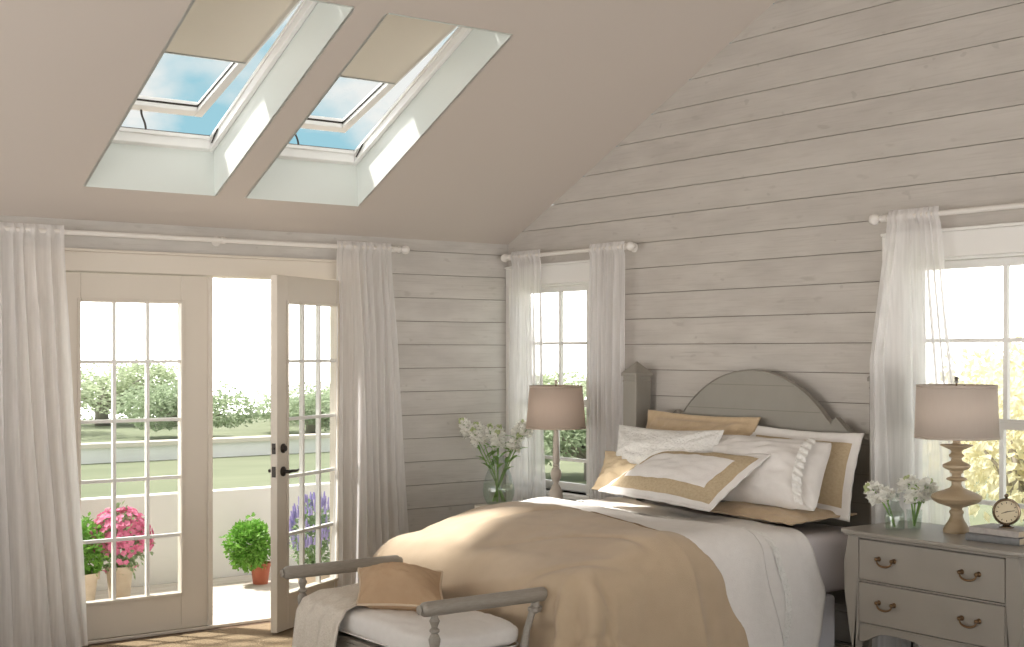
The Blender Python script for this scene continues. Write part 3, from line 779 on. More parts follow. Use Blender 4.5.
pillow('cushion', 'cream yellow pillow at the far left, behind the banded one', 'pillow', [(-.40, -1.48, 1.035), (-.40, -2.18, 1.06), (-.60, -2.25, .83), (-.60, -1.60, .84)], .16, [(9, 0)], ['cream_cloth'], 17, .02, bow=.08, wr=.02)
pillow('banded_pillow', 'white pillow with a wide beige border, reclining in front of the others', 'pillow', [(-.47, -2.00, 1.075), (-.47, -2.80, 1.10), (-.79, -2.70, .835), (-.79, -1.88, .865)], .15, [(.035, 0), (.105, 1), (9, 0)], ['white_cloth', 'band_cloth'], 21, .03, bow=.02)
# cuff ruffle of the white pillow
b = MB()
TRv = Vector((-.26, -3.02, 1.165)); BRv = Vector((-.52, -3.13, .85)); TLv = Vector((-.26, -2.10, 1.165)); BLv = Vector((-.52, -2.30, .85))
def cuff(u, v):
    y = 2 * v - 1; k = lerp(.87, .925, u); uu = .5 + (k - .5) * (1 - .05 * (1 - y * y))
    p = lerp(lerp(BLv, BRv, uu), lerp(TLv, TRv, uu), lerp(.03, .97, v))
    x = 2 * k - 1; h = max(0, 1 - abs(x) ** 2.6) ** .62 * max(0, 1 - abs(y * .95) ** 2.6) ** .62
    nn = Vector((-.8, 0, .6)).normalized()
    return p + nn * (.12 * h + .010 + (.002 + .005 * u) * math.sin(v * 60 + 2 * u) + .006)
b.grid(cuff, 5, 150); b.build('ruffle', 'quilted', pw, smooth=True)

# ------------------------------------------------------------------ bench at the foot of the bed
bench = thing('bench', (-2.28, -2.37, 0), 'grey painted bench with rolled arms and turned posts at the bed foot', 'bench')
BX0, BX1, BY0, BY1 = -2.505, -2.04, -2.935, -1.845
b = MB()
b.box(BX0, BX0 + .025, BY0, BY1, .27, .375); b.box(BX1 - .025, BX1, BY0, BY1, .27, .375)
b.box(BX0 + .025, BX1 - .025, BY0, BY0 + .025, .27, .375); b.box(BX0 + .025, BX1 - .025, BY1 - .025, BY1, .27, .375)
b.box(BX0 + .02, BX1 - .02, BY0 + .02, BY1 - .02, .33, .37)
sf = b.build('seat_frame', 'bench_paint', bench, bevel=.004)
b = MB(); b.box(BX0 - .008, BX0 - .0003, BY0 + .08, BY1 - .08, .285, .36); b.build('raised_panel', 'bench_paint', sf, bevel=.004)
post_prof = [(.022, .365), (.022, .40), (.014, .41), (.018, .418), (.013, .426), (.015, .44), (.022, .47), (.024, .485), (.018, .50), (.012, .508), (.020, .515), (.020, .522), (.012, .53), (.016, .545), (.021, .556), (.014, .57)]
for y in (BY0 + .03, BY1 - .0):
    y = BY0 - .0 if y < -2.5 else BY1 + .0
    # rolled arm
    dx_ = .02 if y < -2.5 else -.012
    b = MB(); L = []
    b.tube([(-2.585 + dx_, y, .605), (-2.57 + dx_, y, .605), (-2.56 + dx_, y, .605), (-2.0 + dx_, y, .605), (-1.99 + dx_, y, .605), (-1.975 + dx_, y, .603)], [.018, .028, .0295, .0295, .028, .018], 20)
    ar = b.build('arm', 'bench_paint', bench, smooth=True, angle=50)
    for xe, s in ((-2.588 + dx_, -1), (-1.972 + dx_, 1)):
        b = MB(); b.lathe([(.018, 0), (.018, .004), (.008, .007)], (xe, y, .605), 16, axis=(s, 0, 0)); b.build('end_cap', 'bench_paint', ar, smooth=True, angle=40)
    yy = y + (.0)
    b = MB(); b.lathe([(r, z) for r, z in post_prof] + [(.012, .585)], (BX0 + .005, yy, 0), 18); b.box(BX0 - .022, BX0 + .030, yy - .026, yy + .026, .255, .385)
    b.build('turned_post', 'bench_paint', bench, smooth=True, angle=40)
    b = MB(); b.tube([(BX1 - .03, yy, .30), (BX1 - .028, yy, .40), (BX1 - .012, yy, .47), (BX1 + .012, yy, .53), (BX1 + .03, yy, .56), (BX1 + .035, yy, .585)], [.020, .018, .014, .014, .02, .013], 14)
    b.lathe([(.012, -.018), (.026, -.008), (.026, .006), (.012, .014)], (BX1 + .024, yy, .548), 16)
    b.tube([(BX1 + .02, yy, .545), (BX1 + .05, yy, .54), (BX1 + .062, yy, .556)], [.010, .009, .007], 8)
    b.build('curved_post', 'bench_paint', bench, smooth=True, angle=50)
for x, y in ((BX0 + .005, BY0), (BX0 + .005, BY1), (BX1 - .03, BY0), (BX1 - .03, BY1)):
    b = MB(); b.lathe([(.014, .012), (.018, .03), (.014, .05), (.022, .10), (.025, .16), (.018, .20), (.014, .21), (.024, .225), (.024, .262)], (x, y, 0), 18)
    b.build('leg', 'bench_paint', bench, smooth=True, angle=40)
def soft_box(x0, x1, y0, y1, z0, z1, e=.22, wr=.006, seed=0, nu=48, nv=24):
    m = MB(); c = Vector(((x0 + x1) / 2, (y0 + y1) / 2, (z0 + z1) / 2)); h = Vector(((x1 - x0) / 2, (y1 - y0) / 2, (z1 - z0) / 2))
    def f(u, v):
        t = 2 * PI * u; s = PI * (v - .5)
        cs = lambda k, q: math.copysign(abs(k) ** q, k)
        d = Vector((cs(math.cos(t), e) * cs(math.cos(s), e * 1.6), cs(math.sin(t), e) * cs(math.cos(s), e * 1.6), cs(math.sin(s), .55)))
        p = Vector((c.x + d.x * h.x, c.y + d.y * h.y, c.z + d.z * h.z))
        k = wr * nz(p.x * 9 + seed, p.y * 9, p.z * 9) + wr * .8 * nz(p.x * 22, p.y * 16, seed)
        return p + d.normalized() * k
    m.grid(f, nu, nv, closed_u=True)
    return m
b = soft_box(BX0 - .004, BX1 + .012, BY0 + .03, BY1 - .03, .378, .500, .26, .012, 4, 160, 50)
bc = tag(b.build('bench_cushion', 'white_cloth', smooth=True), 'soft white seat cushion on the grey bench', 'cushion')
b = MB()
for z in (.400,):
    pts = []
    for i in range(81):
        t = 2 * PI * i / 80; cs = lambda k, q: math.copysign(abs(k) ** q, k)
        pts.append((-2.2675 + .242 * cs(math.cos(t), .26), -2.39 + .516 * cs(math.sin(t), .26), z))
    b.tube(pts, .004, 6, cap=False)
b.build('piping', 'white_cloth', bc, smooth=True)
# throw
def throw(u, v):
    s = lerp(0, .78, v); y = lerp(-1.90, -2.26, u) - .05 * v * (u - .2) + .01 * nz(v * 4, u * 3)
    path = [(0, (-2.08, .511)), (.14, (-2.22, .519)), (.36, (-2.44, .514)), (.44, (-2.518, .490)), (.50, (-2.545, .44)), (.60, (-2.552, .34)), (.78, (-2.560, .16))]
    for (sa, pa), (sb, pb) in zip(path, path[1:]):
        if s <= sb + 1e-6:
            t = (s - sa) / (sb - sa); x = lerp(pa[0], pb[0], t); z = lerp(pa[1], pb[1], t); break
    hang = sstep(.42, .6, s)
    w = math.sin(2 * PI * (u * 3.2 + .25 * nz(u * 2, v * 2, 1))) 
    return Vector((x - .012 * hang - .014 * w * hang, y, z + .006 * w * (1 - hang) + .006 * nz(u * 6, v * 6)))
b = MB(); b.grid(throw, 60, 90)
th = tag(b.build('throw_blanket', 'throw', smooth=True, solid=.008), 'cream woven throw hanging over the front of the bench', 'blanket')
b = MB()
for i in range(40):
    p = throw(i / 39, 1.0); b.tube([p + Vector((-.004, 0, .004)), p + Vector((-.006, .002, -.02)), p + Vector((-.003, -.002, -.05))], [.003, .002, .0015], 5)
b.build('fringe', 'throw', th)
# tan pillow on bench, leaning on the cushion
bp, ring, n_ = pillow('lumbar_pillow', 'brown tan pillow with pale piping, lying on the bench over the throw', 'pillow', [(-2.385, -2.13, .645), (-2.12, -2.43, .645), (-2.225, -2.61, .515), (-2.49, -2.30, .515)], .25, [(9, 0)], ['bench_pillow'], 31, 0, bow=.12, wr=.010)
b = MB(); b.tube(ring + ring[:1], .006, 6, cap=False); b.build('piping', 'piping', bp, smooth=True)

# ------------------------------------------------------------------ right nightstand
NX0, NX1, NY0, NY1 = -.60, -.15, -4.225, -3.375
st = thing('nightstand', (-.38, -3.80, 0), 'grey painted two drawer nightstand with bowed sides and curved legs', 'nightstand')
def bulge(z):   # bombe side profile
    return table(z, [(0, -.012), (.12, -.035), (.28, -.028), (.40, -.004), (.55, .018), (.66, .020), (.76, .002), (.79, -.004)])
def shell_profile(y_side, s):
    return [(y_side + s * bulge(z), z) for z in [i * .79 / 26 for i in range(27)]]
# corner stiles running down into legs
for x0, x1 in ((NX0 - .004, NX0 + .045), (NX1 - .045, NX1)):
    for y, s in ((NY0, -1), (NY1, 1)):
        b = MB(); zs_ = [i * .785 / 30 for i in range(31)]
        outer = [(y + s * bulge(z), z) for z in zs_]
        inner = [(y - s * table(z, [(0, .035), (.10, .02), (.30, .045), (.38, .062), (.785, .06)]), z) for z in zs_]
        b.prism(outer + inner[::-1], 0, x0, x1)
        b.build('leg', 'stand_paint', st, bevel=.003)
for y, s in ((NY0, -1), (NY1, 1)):
    b = MB(); zs_ = [.36 + i * .425 / 20 for i in range(21)]
    b.prism([(y + s * (bulge(z) - .006), z) for z in zs_] + [(y - s * .02, z) for z in zs_[::-1]], 0, NX0 + .0455, NX1 - .0455)
    b.build('side_panel', 'stand_paint', st)
b = MB(); b.box(NX0 + .03, NX1 - .01, NY0 + .062, NY1 - .062, .385, .78); b.build('carcass', 'stand_paint', st)
# scalloped apron
ap = []
for i in range(41):
    t = i / 40; y = lerp(NY0 + .0605, NY1 - .0605, t); k = abs(2 * t - 1)
    z = .372 - .05 * sstep(.62, 1.0, k) - .028 * math.exp(-(k / .16) ** 2) + .0 ; ap.append((y, z))
b = MB(); b.prism([(NY0 + .0605, .398), *ap, (NY1 - .0605, .398)], 0, NX0 + .004, NX0 + .022); b.build('apron', 'stand_paint', st, bevel=.002)
b = MB(); b.box(NX0 + .002, NX0 + .03, NY0 + .0605, NY1 - .0605, .588, .5945); b.box(NX0 + .002, NX0 + .03, NY0 + .0605, NY1 - .0605, .7775, .786); b.box(NX0 + .002, NX0 + .03, NY0 + .0605, NY1 - .0605, .3985, .406); b.build('drawer_rail', 'stand_paint', st)
for z0, z1 in ((.5975, .7745), (.409, .585)):
    b = MB(); b.box(NX0 - .004, NX0 + .028, NY0 + .0635, NY1 - .0635, z0, z1)
    dr = b.build('drawer', 'stand_paint', st, bevel=.004)
    for yc in (-3.588, -4.005):
        b = MB(); zc_ = (z0 + z1) / 2 + .012
        for s in (-1, 1):
            b.lathe([(.011, 0), (.011, .003), (.006, .006), (.006, .014), (.009, .017), (.008, .023), (.003, .026)], (NX0 - .0045, yc + s * .040, zc_), 14, axis=(-1, 0, 0))
        pts = [(NX0 - .020 - .006 * math.sin(PI * t), yc + .040 * math.cos(PI * t), zc_ - .028 * math.sin(PI * t) ** .8) for t in [i / 16 for i in range(17)]]
        b.tube(pts, [.003 + .0022 * math.sin(PI * i / 16) for i in range(17)], 8)
        b.build('handle', 'brass', dr, smooth=True, angle=60)
# top with serpentine front
def top_outline(off):
    pts = []
    for i in range(61):
        t = i / 60; y = lerp(NY1 + .03 + off, NY0 - .03 - off, t)
        x = NX0 - .022 - off - .010 * math.sin(PI * t) + .012 * (sstep(.1, 0, t) + sstep(.9, 1, t))
        pts.append((x, y))
    r = .02
    pts[0] = (pts[0][0] + .02, pts[0][1]); pts[-1] = (pts[-1][0] + .02, pts[-1][1])
    return pts + [(NX1 + .0, NY0 - .03 - off), (NX1 + .0, NY1 + .03 + off)]
b = MB(); b.prism(top_outline(0), 2, .7865, .795); b.prism(top_outline(.008), 2, .7952, .812)
b.build('top', 'stand_paint', st, bevel=.004)
TOP = .812
# lamp on it
def make_lamp(loc, label, prof, matn, shade, shmat, rings):
    e = thing('table_lamp', loc, label, 'lamp')
    x, y, z = loc
    b = MB(); b.lathe(prof, loc, 40); b.build('base', matn, e, smooth=True, angle=50)
    (rb, zb), (rt, zt) = shade
    b = MB(); b.lathe([(rb, zb), (rt, zt)], loc, 56, cap=False)
    s = b.build('lamp_shade', shmat, e, smooth=True, solid=.002)
    for r_, z_ in ((rb, zb - .001), (rt, zt - .010)):
        b = MB(); b.lathe([(r_ + .0015, z_), (r_ + .0015, z_ + .011)], loc, 56, cap=False); b.build('shade_trim', shmat, s, smooth=True, solid=.003)
    b = MB(); b.tube([(x, y, z + prof[-1][1]), (x, y, z + zt + .012)], .004, 8)
    for k in range(3):
        a = 2 * PI * k / 3 + .4; b.tube([(x, y, z + zt - .012), (x + (rt - .001) * math.cos(a), y + (rt - .001) * math.sin(a), z + zt - .006)], .0025, 6)
    b.build('harp', 'brass', e)
    b = MB(); b.lathe([(.004, 0), (.010, .003), (.010, .010), (.006, .014), (.010, .022), (.004, .03)], (x, y, z + zt + .008), 14); b.build('finial', 'steel' if matn == 'lamp_wood' else matn, e, smooth=True, angle=50)
    b = MB(); b.lathe([(.012, 0), (.014, .03), (.028, .06), (.030, .085), (.018, .108), (.004, .115)], (x, y, z + prof[-1][1] + .005), 20); b.build('bulb', 'white_trim', e, smooth=True)
    return e
prof = [(590, 45), (583, 46), (575, 44), (562, 36), (548, 27), (535, 22), (527, 21), (521, 25), (514, 24), (509, 18), (502, 22), (496, 40), (488, 64), (478, 81), (468, 87), (460, 84), (450, 66), (442, 44), (434, 24), (425, 17), (412, 17), (407, 32), (403, 36), (399, 32), (394, 16), (386, 16), (379, 24), (374, 22), (368, 38), (361, 47), (353, 47), (347, 36), (340, 20), (330, 17), (324, 25), (319, 26), (314, 20), (308, 17), (301, 22), (293, 40), (286, 56), (283, 56), (281, 20), (278, 13), (245, 13)]
make_lamp((-.32, -3.738, TOP), 'table lamp with stacked turned wooden base and pale drum shade', [(r * .00124, (590 - y) * .00124) for y, r in prof], 'lamp_wood', ((.177, .410), (.168, .640)), 'shade_white', None)

# flowers
def flower_stalk(base, tip, label, group, bloom_len, n_bl, nleaf, seed, bend=.2, leafL=.13, buds=True):
    rnd = random.Random(seed); base = Vector(base); tip = Vector(tip)
    e = thing('flower_stalk', tuple(base), label, 'flower', group)
    d = tip - base; mid = base + d * .55 + Vector((0, 0, d.length * bend))
    P_ = lambda t: (1 - t) ** 2 * base + 2 * t * (1 - t) * mid + t * t * tip
    b = MB(); b.tube([P_(i / 14) for i in range(15)], [.0045 - .0022 * i / 14 for i in range(15)], 7); b.build('stem', 'stem', e, smooth=True)
    L = sum((P_((i + 1) / 20) - P_(i / 20)).length for i in range(20)); t0 = 1 - bloom_len / L
    b = MB(); g = MB()
    for i in range(n_bl):
        k = i / (n_bl - 1); t = lerp(t0, 1, k); c = P_(t); r = lerp(.030, .011, k ** 1.3)
        a = i * 2.4 + seed; dr = (P_(min(1, t + .02)) - P_(t - .02)).normalized(); o = dr.orthogonal().normalized(); q = o * math.cos(a) + dr.cross(o) * math.sin(a)
        c2 = c + q * r * .95
        if k > .82 and buds: g.blob(c2, r * .8, i, 6, 4)
        else:
            for j in range(5):
                aa = 2 * PI * j / 5 + rnd.random(); w = (q + .75 * (dr * math.cos(aa) + q.cross(dr) * math.sin(aa))).normalized()
                b.leaf(c2 - q * r * .3, w, q.cross(w) + Vector((.01, .02, .9)), r * 1.45, r * 1.15, fold=.3, curl=-.2)
            b.blob(c2, r * .45, i + seed, 6, 4)
    b.build('blossoms', 'petal', e, smooth=True)
    if len(g.v): g.build('buds', 'bud', e, smooth=True)
    for i in range(nleaf):
        t = lerp(.35, .72, (i + rnd.random() * .5) / nleaf); p = P_(t); a = rnd.random() * 6.28
        out = Vector((math.cos(a), math.sin(a), .9)).normalized(); b = MB()
        def lf(u, v, p=p, out=out, a=a):
            w = .015 * math.sin(PI * min(1, u * .93 + .07)) * (2 * v - 1); s = Vector((-math.sin(a), math.cos(a), 0))
            return p + out * leafL * u + Vector((0, 0, -.045 * u * u)) + s * w + Vector((0, 0, abs(2 * v - 1) * .003))
        b.grid(lf, 8, 2); b.build('leaf', 'stem', e, smooth=True)
    return e

def vase(loc, label, prof, wt, name='vase', inner=.003):
    e = thing(name, loc, label, 'vase')
    b = MB(); inn = [(max(.002, r - inner), z + (.006 if i == 0 else 0)) for i, (r, z) in enumerate(prof)]
    b.lathe(prof + inn[::-1], loc, 40, cap=False)
    b.add([Vector(loc) + Vector((prof[0][0] * math.cos(2 * PI * k / 40), prof[0][0] * math.sin(2 * PI * k / 40), 0)) for k in range(40)], [tuple(range(39, -1, -1))])
    b.build('glass_body', 'vase_glass', e, smooth=True, angle=60)
    w = [(r, z) for r, z in inn if z <= wt]; nx = [p for p in inn if p[1] > wt][0]; pr = w[-1]; t = (wt - pr[1]) / (nx[1] - pr[1])
    w = [(r - .0006, z + .0008) for r, z in w] + [(lerp(pr[0], nx[0], t) - .0006, wt)]
    b = MB(); b.lathe(w, loc, 32); b.build('water', 'water', e, smooth=True, angle=50)
    return e
# left nightstand (far side of the bed), lamp, vase
NZ = .640
ns = thing('nightstand', (-.34, -.76, 0), 'small pale nightstand in the corner, mostly hidden behind the bed', 'nightstand')
b = MB()
def rr(x0, x1, y0, y1, r):
    pts = []
    for cx, cy, a0_ in ((x1 - r, y1 - r, 0), (x0 + r, y1 - r, 90), (x0 + r, y0 + r, 180), (x1 - r, y0 + r, 270)):
        for k in range(7): a = math.radians(a0_ + 15 * k); pts.append((cx + r * math.cos(a), cy + r * math.sin(a)))
    return pts
b.prism(rr(-.57, -.13, -1.12, -.385, .06), 2, NZ - .025, NZ); b.build('top', 'trim', ns, bevel=.004)
b = MB(); b.box(-.54, -.16, -1.08, -.40, .40, NZ - .0255); b.build('body', 'trim', ns, bevel=.004)
b = MB(); b.box(-.548, -.5405, -1.04, -.44, .43, .59); dr = b.build('drawer', 'trim', ns, bevel=.003)
b = MB(); b.lathe([(.006, 0), (.006, .01), (.013, .018), (.010, .026), (.003, .028)], (-.548, -.74, .51), 14, axis=(-1, 0, 0)); b.build('knob', 'brass', dr, smooth=True)
for x in (-.515, -.185):
    for y in (-1.055, -.425):
        b = MB(); b.lathe([(.012, 0), (.018, .2), (.022, .40)], (x, y, 0), 12); b.build('leg', 'trim', ns, smooth=True, angle=40)
k = .00125; z0 = .76 - NZ
pl_ = [(.058, 0), (.058, .018), (.050, .022), (.050, .06), (.044, .066), (.040, .10), (.040, z0), (.036, z0 + .008), (.026, z0 + .028), (.014, z0 + .045), (.012, z0 + .052), (.020, z0 + .060), (.031, z0 + .085), (.033, z0 + .105), (.029, z0 + .125), (.018, z0 + .142), (.013, z0 + .148), (.020, z0 + .152), (.020, z0 + .158), (.016, z0 + .164), (.021, z0 + .18), (.020, z0 + .22), (.017, z0 + .30), (.014, z0 + .36), (.012, z0 + .375)]
make_lamp((-.35, -.965, NZ), 'table lamp with slim pale turned base and beige shade, before the corner window', pl_, 'lamp_pale', ((.180, 1.137 - NZ), (.158, 1.392 - NZ)), 'shade_beige', None)
VL = (-.42, -.475, NZ)
vase(VL, 'tall clear teardrop glass vase of white flowers beside the corner window', [(.070, 0), (.084, .02), (.098, .055), (.101, .09), (.096, .13), (.082, .18), (.062, .23), (.044, .27), (.034, .295), (.035, .31)], .13)
C_ = Vector(VL)
RT = Vector((.805, -.593, 0))            # rightward direction of the room seen from the doors side
tips = [(-.235, .535, .02), (-.175, .475, -.03), (-.135, .51, .05), (-.06, .50, .0), (-.015, .465, -.06), (.015, .49, .07), (.165, .52, .03), (.205, .535, -.04), (.12, .44, -.05)]
names = ['topmost left', 'outer left, lower', 'second from left', 'left of centre, upright', 'centre, short', 'centre, tall', 'right, arching', 'far right, arching out', 'right, short']
for i, (dx, dz, dy) in enumerate(tips):
    base = C_ + Vector((random.uniform(-.02, .02), random.uniform(-.02, .02), .02)) - RT * dx * .15
    tip = C_ + RT * dx + Vector((dy * .5, dy, dz))
    flower_stalk(base, tip, 'white stock flower in the teardrop vase, %s of the bunch' % names[i], 'white flowers in the teardrop vase', .13, 20, 3, 3 * i + 1, .10)
# right nightstand: bottle vase, tumbler, flowers
VB = (-.46, -3.52, TOP)
vase(VB, 'small clear bottle vase with water on the front left of the nightstand', [(.036, 0), (.043, .007), (.044, .06), (.040, .082), (.026, .10), (.019, .118), (.0185, .145), (.023, .158)], .078)
VT = (-.37, -3.555, TOP)
vase(VT, 'small clear tumbler holding green leaves, beside the bottle vase', [(.026, 0), (.030, .004), (.034, .05), (.036, .085)], .045)
def rf(base, dx, dz, dy, lab, sd, n=14, L=.09, nl=2, bend=.3):
    base = Vector(base) + Vector((0, 0, .012)); tip = Vector(base) + RT * dx + Vector((dy, dy, dz))
    flower_stalk(base, tip, 'white stock flower on the right nightstand, ' + lab, 'white flowers on the right nightstand', L, n, nl, sd, bend, .07)
rf(VB, -.13, .175, .0, 'longest one, arching far left from the bottle vase', 41, 18, .11, 0, .35)
rf(VB, -.06, .16, .02, 'arching left from the bottle vase, the inner one', 42, 14, .08, 1)
rf(VT, -.035, .215, .0, 'tallest of the tumbler', 43, 14, .08, 3)
rf(VT, .0, .17, -.02, 'in the middle of the tumbler, short', 44, 16, .08, 4)
rf(VT, .05, .16, .02, 'in the tumbler, leaning towards the lamp', 45, 14, .07, 3)
rf(VT, .085, .19, .03, 'in the tumbler, outermost beside the lamp', 46, 12, .07, 2)
# books and clock
def book(loc, sx, sy, h, rot, matn, label):
    e = thing('book', loc, label, 'book', 'stacked books on the nightstand'); x, y, z = loc
    e['_o'] = (0, 0, 0)
    b = MB(); b.box(-sx / 2, sx / 2, -sy / 2, sy / 2, 0, .0025); b.box(-sx / 2, sx / 2, -sy / 2, sy / 2, h - .0025, h); b.box(-sx / 2, -sx / 2 + .003, -sy / 2, sy / 2, .0025, h - .0025)
    b.build('cover', matn, e, bevel=.0008)
    b = MB(); b.box(-sx / 2 + .0035, sx / 2 - .004, -sy / 2 + .004, sy / 2 - .004, .0027, h - .0027); b.build('pages', 'book_page', e)
    e.rotation_euler = (0, 0, math.radians(rot)); return e
book((-.40, -4.02, TOP + .0005), .175, .24, .030, 4, 'book_b', 'dark grey book, the lower of the stack under the clock')
book((-.395, -4.025, TOP + .0315), .165, .23, .026, 0, 'book_a', 'pale grey book, the upper of the stack under the clock')
CZ = TOP + .0585; cl = thing('desk_clock', (-.40, -4.035, CZ), 'small round bronze desk clock standing on the books', 'clock')
f = Vector((-.80, -.60, .0)).normalized(); cc = Vector((-.40, -4.035, CZ + .066))
b = MB(); b.lathe([(.046, -.018), (.054, -.014), (.056, 0), (.056, .010), (.052, .016), (.047, .017), (.046, .010), (.001, .010)], cc, 40, axis=f); b.build('case', 'clock_metal', cl, smooth=True, angle=35)
b = MB(); b.lathe([(.0455, .0105), (.001, .0112)], cc, 40, axis=f); fc = b.build('dial', 'clock_face', cl)
b = MB(); sd = f.cross(Vector((0, 0, 1))).normalized(); up = Vector((0, 0, 1))
for i in range(12):
    a = 2 * PI * i / 12; q = sd * math.sin(a) + up * math.cos(a); p0 = cc + f * .0125; b.tube([p0 + q * .034, p0 + q * .041], .0016, 5)
b.build('hour_marks', 'dark_metal', fc)
for a, l in ((1.9, .022), (4.9, .032)):
    b = MB(); q = sd * math.sin(a) + up * math.cos(a); p0 = cc + f * .0145; b.tube([p0 - q * .005, p0 + q * l], [.0018, .0009], 5); b.build('hand', 'dark_metal', fc)
b = MB(); b.lathe([(.030, 0), (.030, .004), (.016, .008), (.010, .013)], (-.40, -4.035, CZ), 24); b.build('foot', 'clock_metal', cl, smooth=True, angle=40)
b = MB(); b.lathe([(.004, .055), (.006, .060), (.009, .064), (.007, .071), (.002, .074)], tuple(cc), 16); b.build('crown', 'clock_metal', cl, smooth=True)

# ------------------------------------------------------------------ outside
b = MB(); 
for i in range(13):
    y = .195 + i * .125; b.box(-6.2, 1.2, y, y + .119, -.07, -.045)
dk = struct(b.build('floor_terrace', 'deck'), 'sunlit pale terrace boards outside the french doors')
b = MB(); b.box(-6.2, 1.2, 1.83, 1.95, -.3, .585)
w1 = tag(b.build('garden_wall', 'render_wall', bevel=.006), 'low white rendered wall at the edge of the terrace', 'wall')
b = MB(); b.box(-30, 45, .16, 30, -.32, -.30); b.box(.16, 45, -30, .16, -.32, -.30)
gr = struct(b.build('ground', 'grass'), 'pale green lawn beyond the terrace wall')
b = MB(); b.box(-12, 26, 15.2, 15.5, -.30, -.04)
w2 = b.build('garden_wall', 'render_wall'); tag(w2, 'long low white wall beyond the lawn, below the trees', 'wall')
b = MB(); b.box(-12, 26, 15.15, 15.55, -.04, .03); b.build('cap', 'cap', w2)

def make_tree(seed, R, H, n, leafs, label, matn, lw=.10, trunk=True, low=.1):
    rnd = random.Random(seed); e = thing('leafy_tree', (0, 0, 0), label, 'tree')
    lobes = [(Vector((rnd.uniform(-R, R) * .6, rnd.uniform(-R, R) * .6, rnd.uniform(low + .25, .8) * H)), rnd.uniform(.35, .6) * R) for _ in range(10)]
    b = MB()
    for i in range(leafs):
        c, r = rnd.choice(lobes); d = Vector((rnd.gauss(0, 1), rnd.gauss(0, 1), rnd.gauss(0, 1))).normalized(); rr_ = r * (.55 + .5 * rnd.random())
        p = c + Vector((d.x * rr_, d.y * rr_, d.z * rr_ * .8)); p.z = max(p.z, .05)
        w = (d + Vector((rnd.gauss(0, .6), rnd.gauss(0, .6), rnd.gauss(0, .6) - .2))).normalized()
        b.leaf(p, w, Vector((rnd.gauss(0, 1), rnd.gauss(0, 1), 1)), lw * rnd.uniform(.7, 1.4), lw * rnd.uniform(.5, .9))
    b.build('foliage', matn, e, origin=(0, 0, 0))
    b = MB(); b.tube([(0, 0, 0), (.04, .02, H * .3), (0, 0, H * .55)], [.09 * R, .07 * R, .03 * R], 8)
    for c, r in lobes: b.tube([(.02, .01, H * .25), tuple(c * .6 + Vector((0, 0, H * .12))), tuple(c)], [.05 * R, .03 * R, .012 * R], 6)
    b.build('trunk', 'bark', e, origin=(0, 0, 0), smooth=True)
    return e
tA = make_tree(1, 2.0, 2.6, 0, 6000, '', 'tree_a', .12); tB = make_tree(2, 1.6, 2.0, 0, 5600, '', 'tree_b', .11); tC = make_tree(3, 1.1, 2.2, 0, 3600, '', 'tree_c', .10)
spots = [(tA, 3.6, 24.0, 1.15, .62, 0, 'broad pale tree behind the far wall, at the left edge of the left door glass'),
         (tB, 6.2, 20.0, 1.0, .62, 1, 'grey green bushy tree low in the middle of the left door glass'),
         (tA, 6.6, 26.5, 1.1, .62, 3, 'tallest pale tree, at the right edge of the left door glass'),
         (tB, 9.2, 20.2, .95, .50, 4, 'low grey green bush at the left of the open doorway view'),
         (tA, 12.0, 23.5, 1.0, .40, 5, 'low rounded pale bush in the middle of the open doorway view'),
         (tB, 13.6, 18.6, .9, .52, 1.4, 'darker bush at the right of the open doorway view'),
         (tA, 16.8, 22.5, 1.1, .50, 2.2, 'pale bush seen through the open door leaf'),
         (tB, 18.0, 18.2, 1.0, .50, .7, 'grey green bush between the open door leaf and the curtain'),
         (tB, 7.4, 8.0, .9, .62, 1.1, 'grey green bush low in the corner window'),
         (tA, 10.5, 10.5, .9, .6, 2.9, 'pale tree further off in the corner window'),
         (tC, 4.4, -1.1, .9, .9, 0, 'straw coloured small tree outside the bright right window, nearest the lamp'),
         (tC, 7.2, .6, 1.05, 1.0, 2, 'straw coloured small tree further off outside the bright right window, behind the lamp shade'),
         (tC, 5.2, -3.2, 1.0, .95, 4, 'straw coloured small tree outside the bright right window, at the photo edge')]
used = set()
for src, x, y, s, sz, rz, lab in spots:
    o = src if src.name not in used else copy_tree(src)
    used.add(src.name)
    o.location = (x, y, -.3); o.scale = (s, s, sz); o.rotation_euler = (0, 0, rz); o['label'] = lab; o['group'] = 'trees outside'

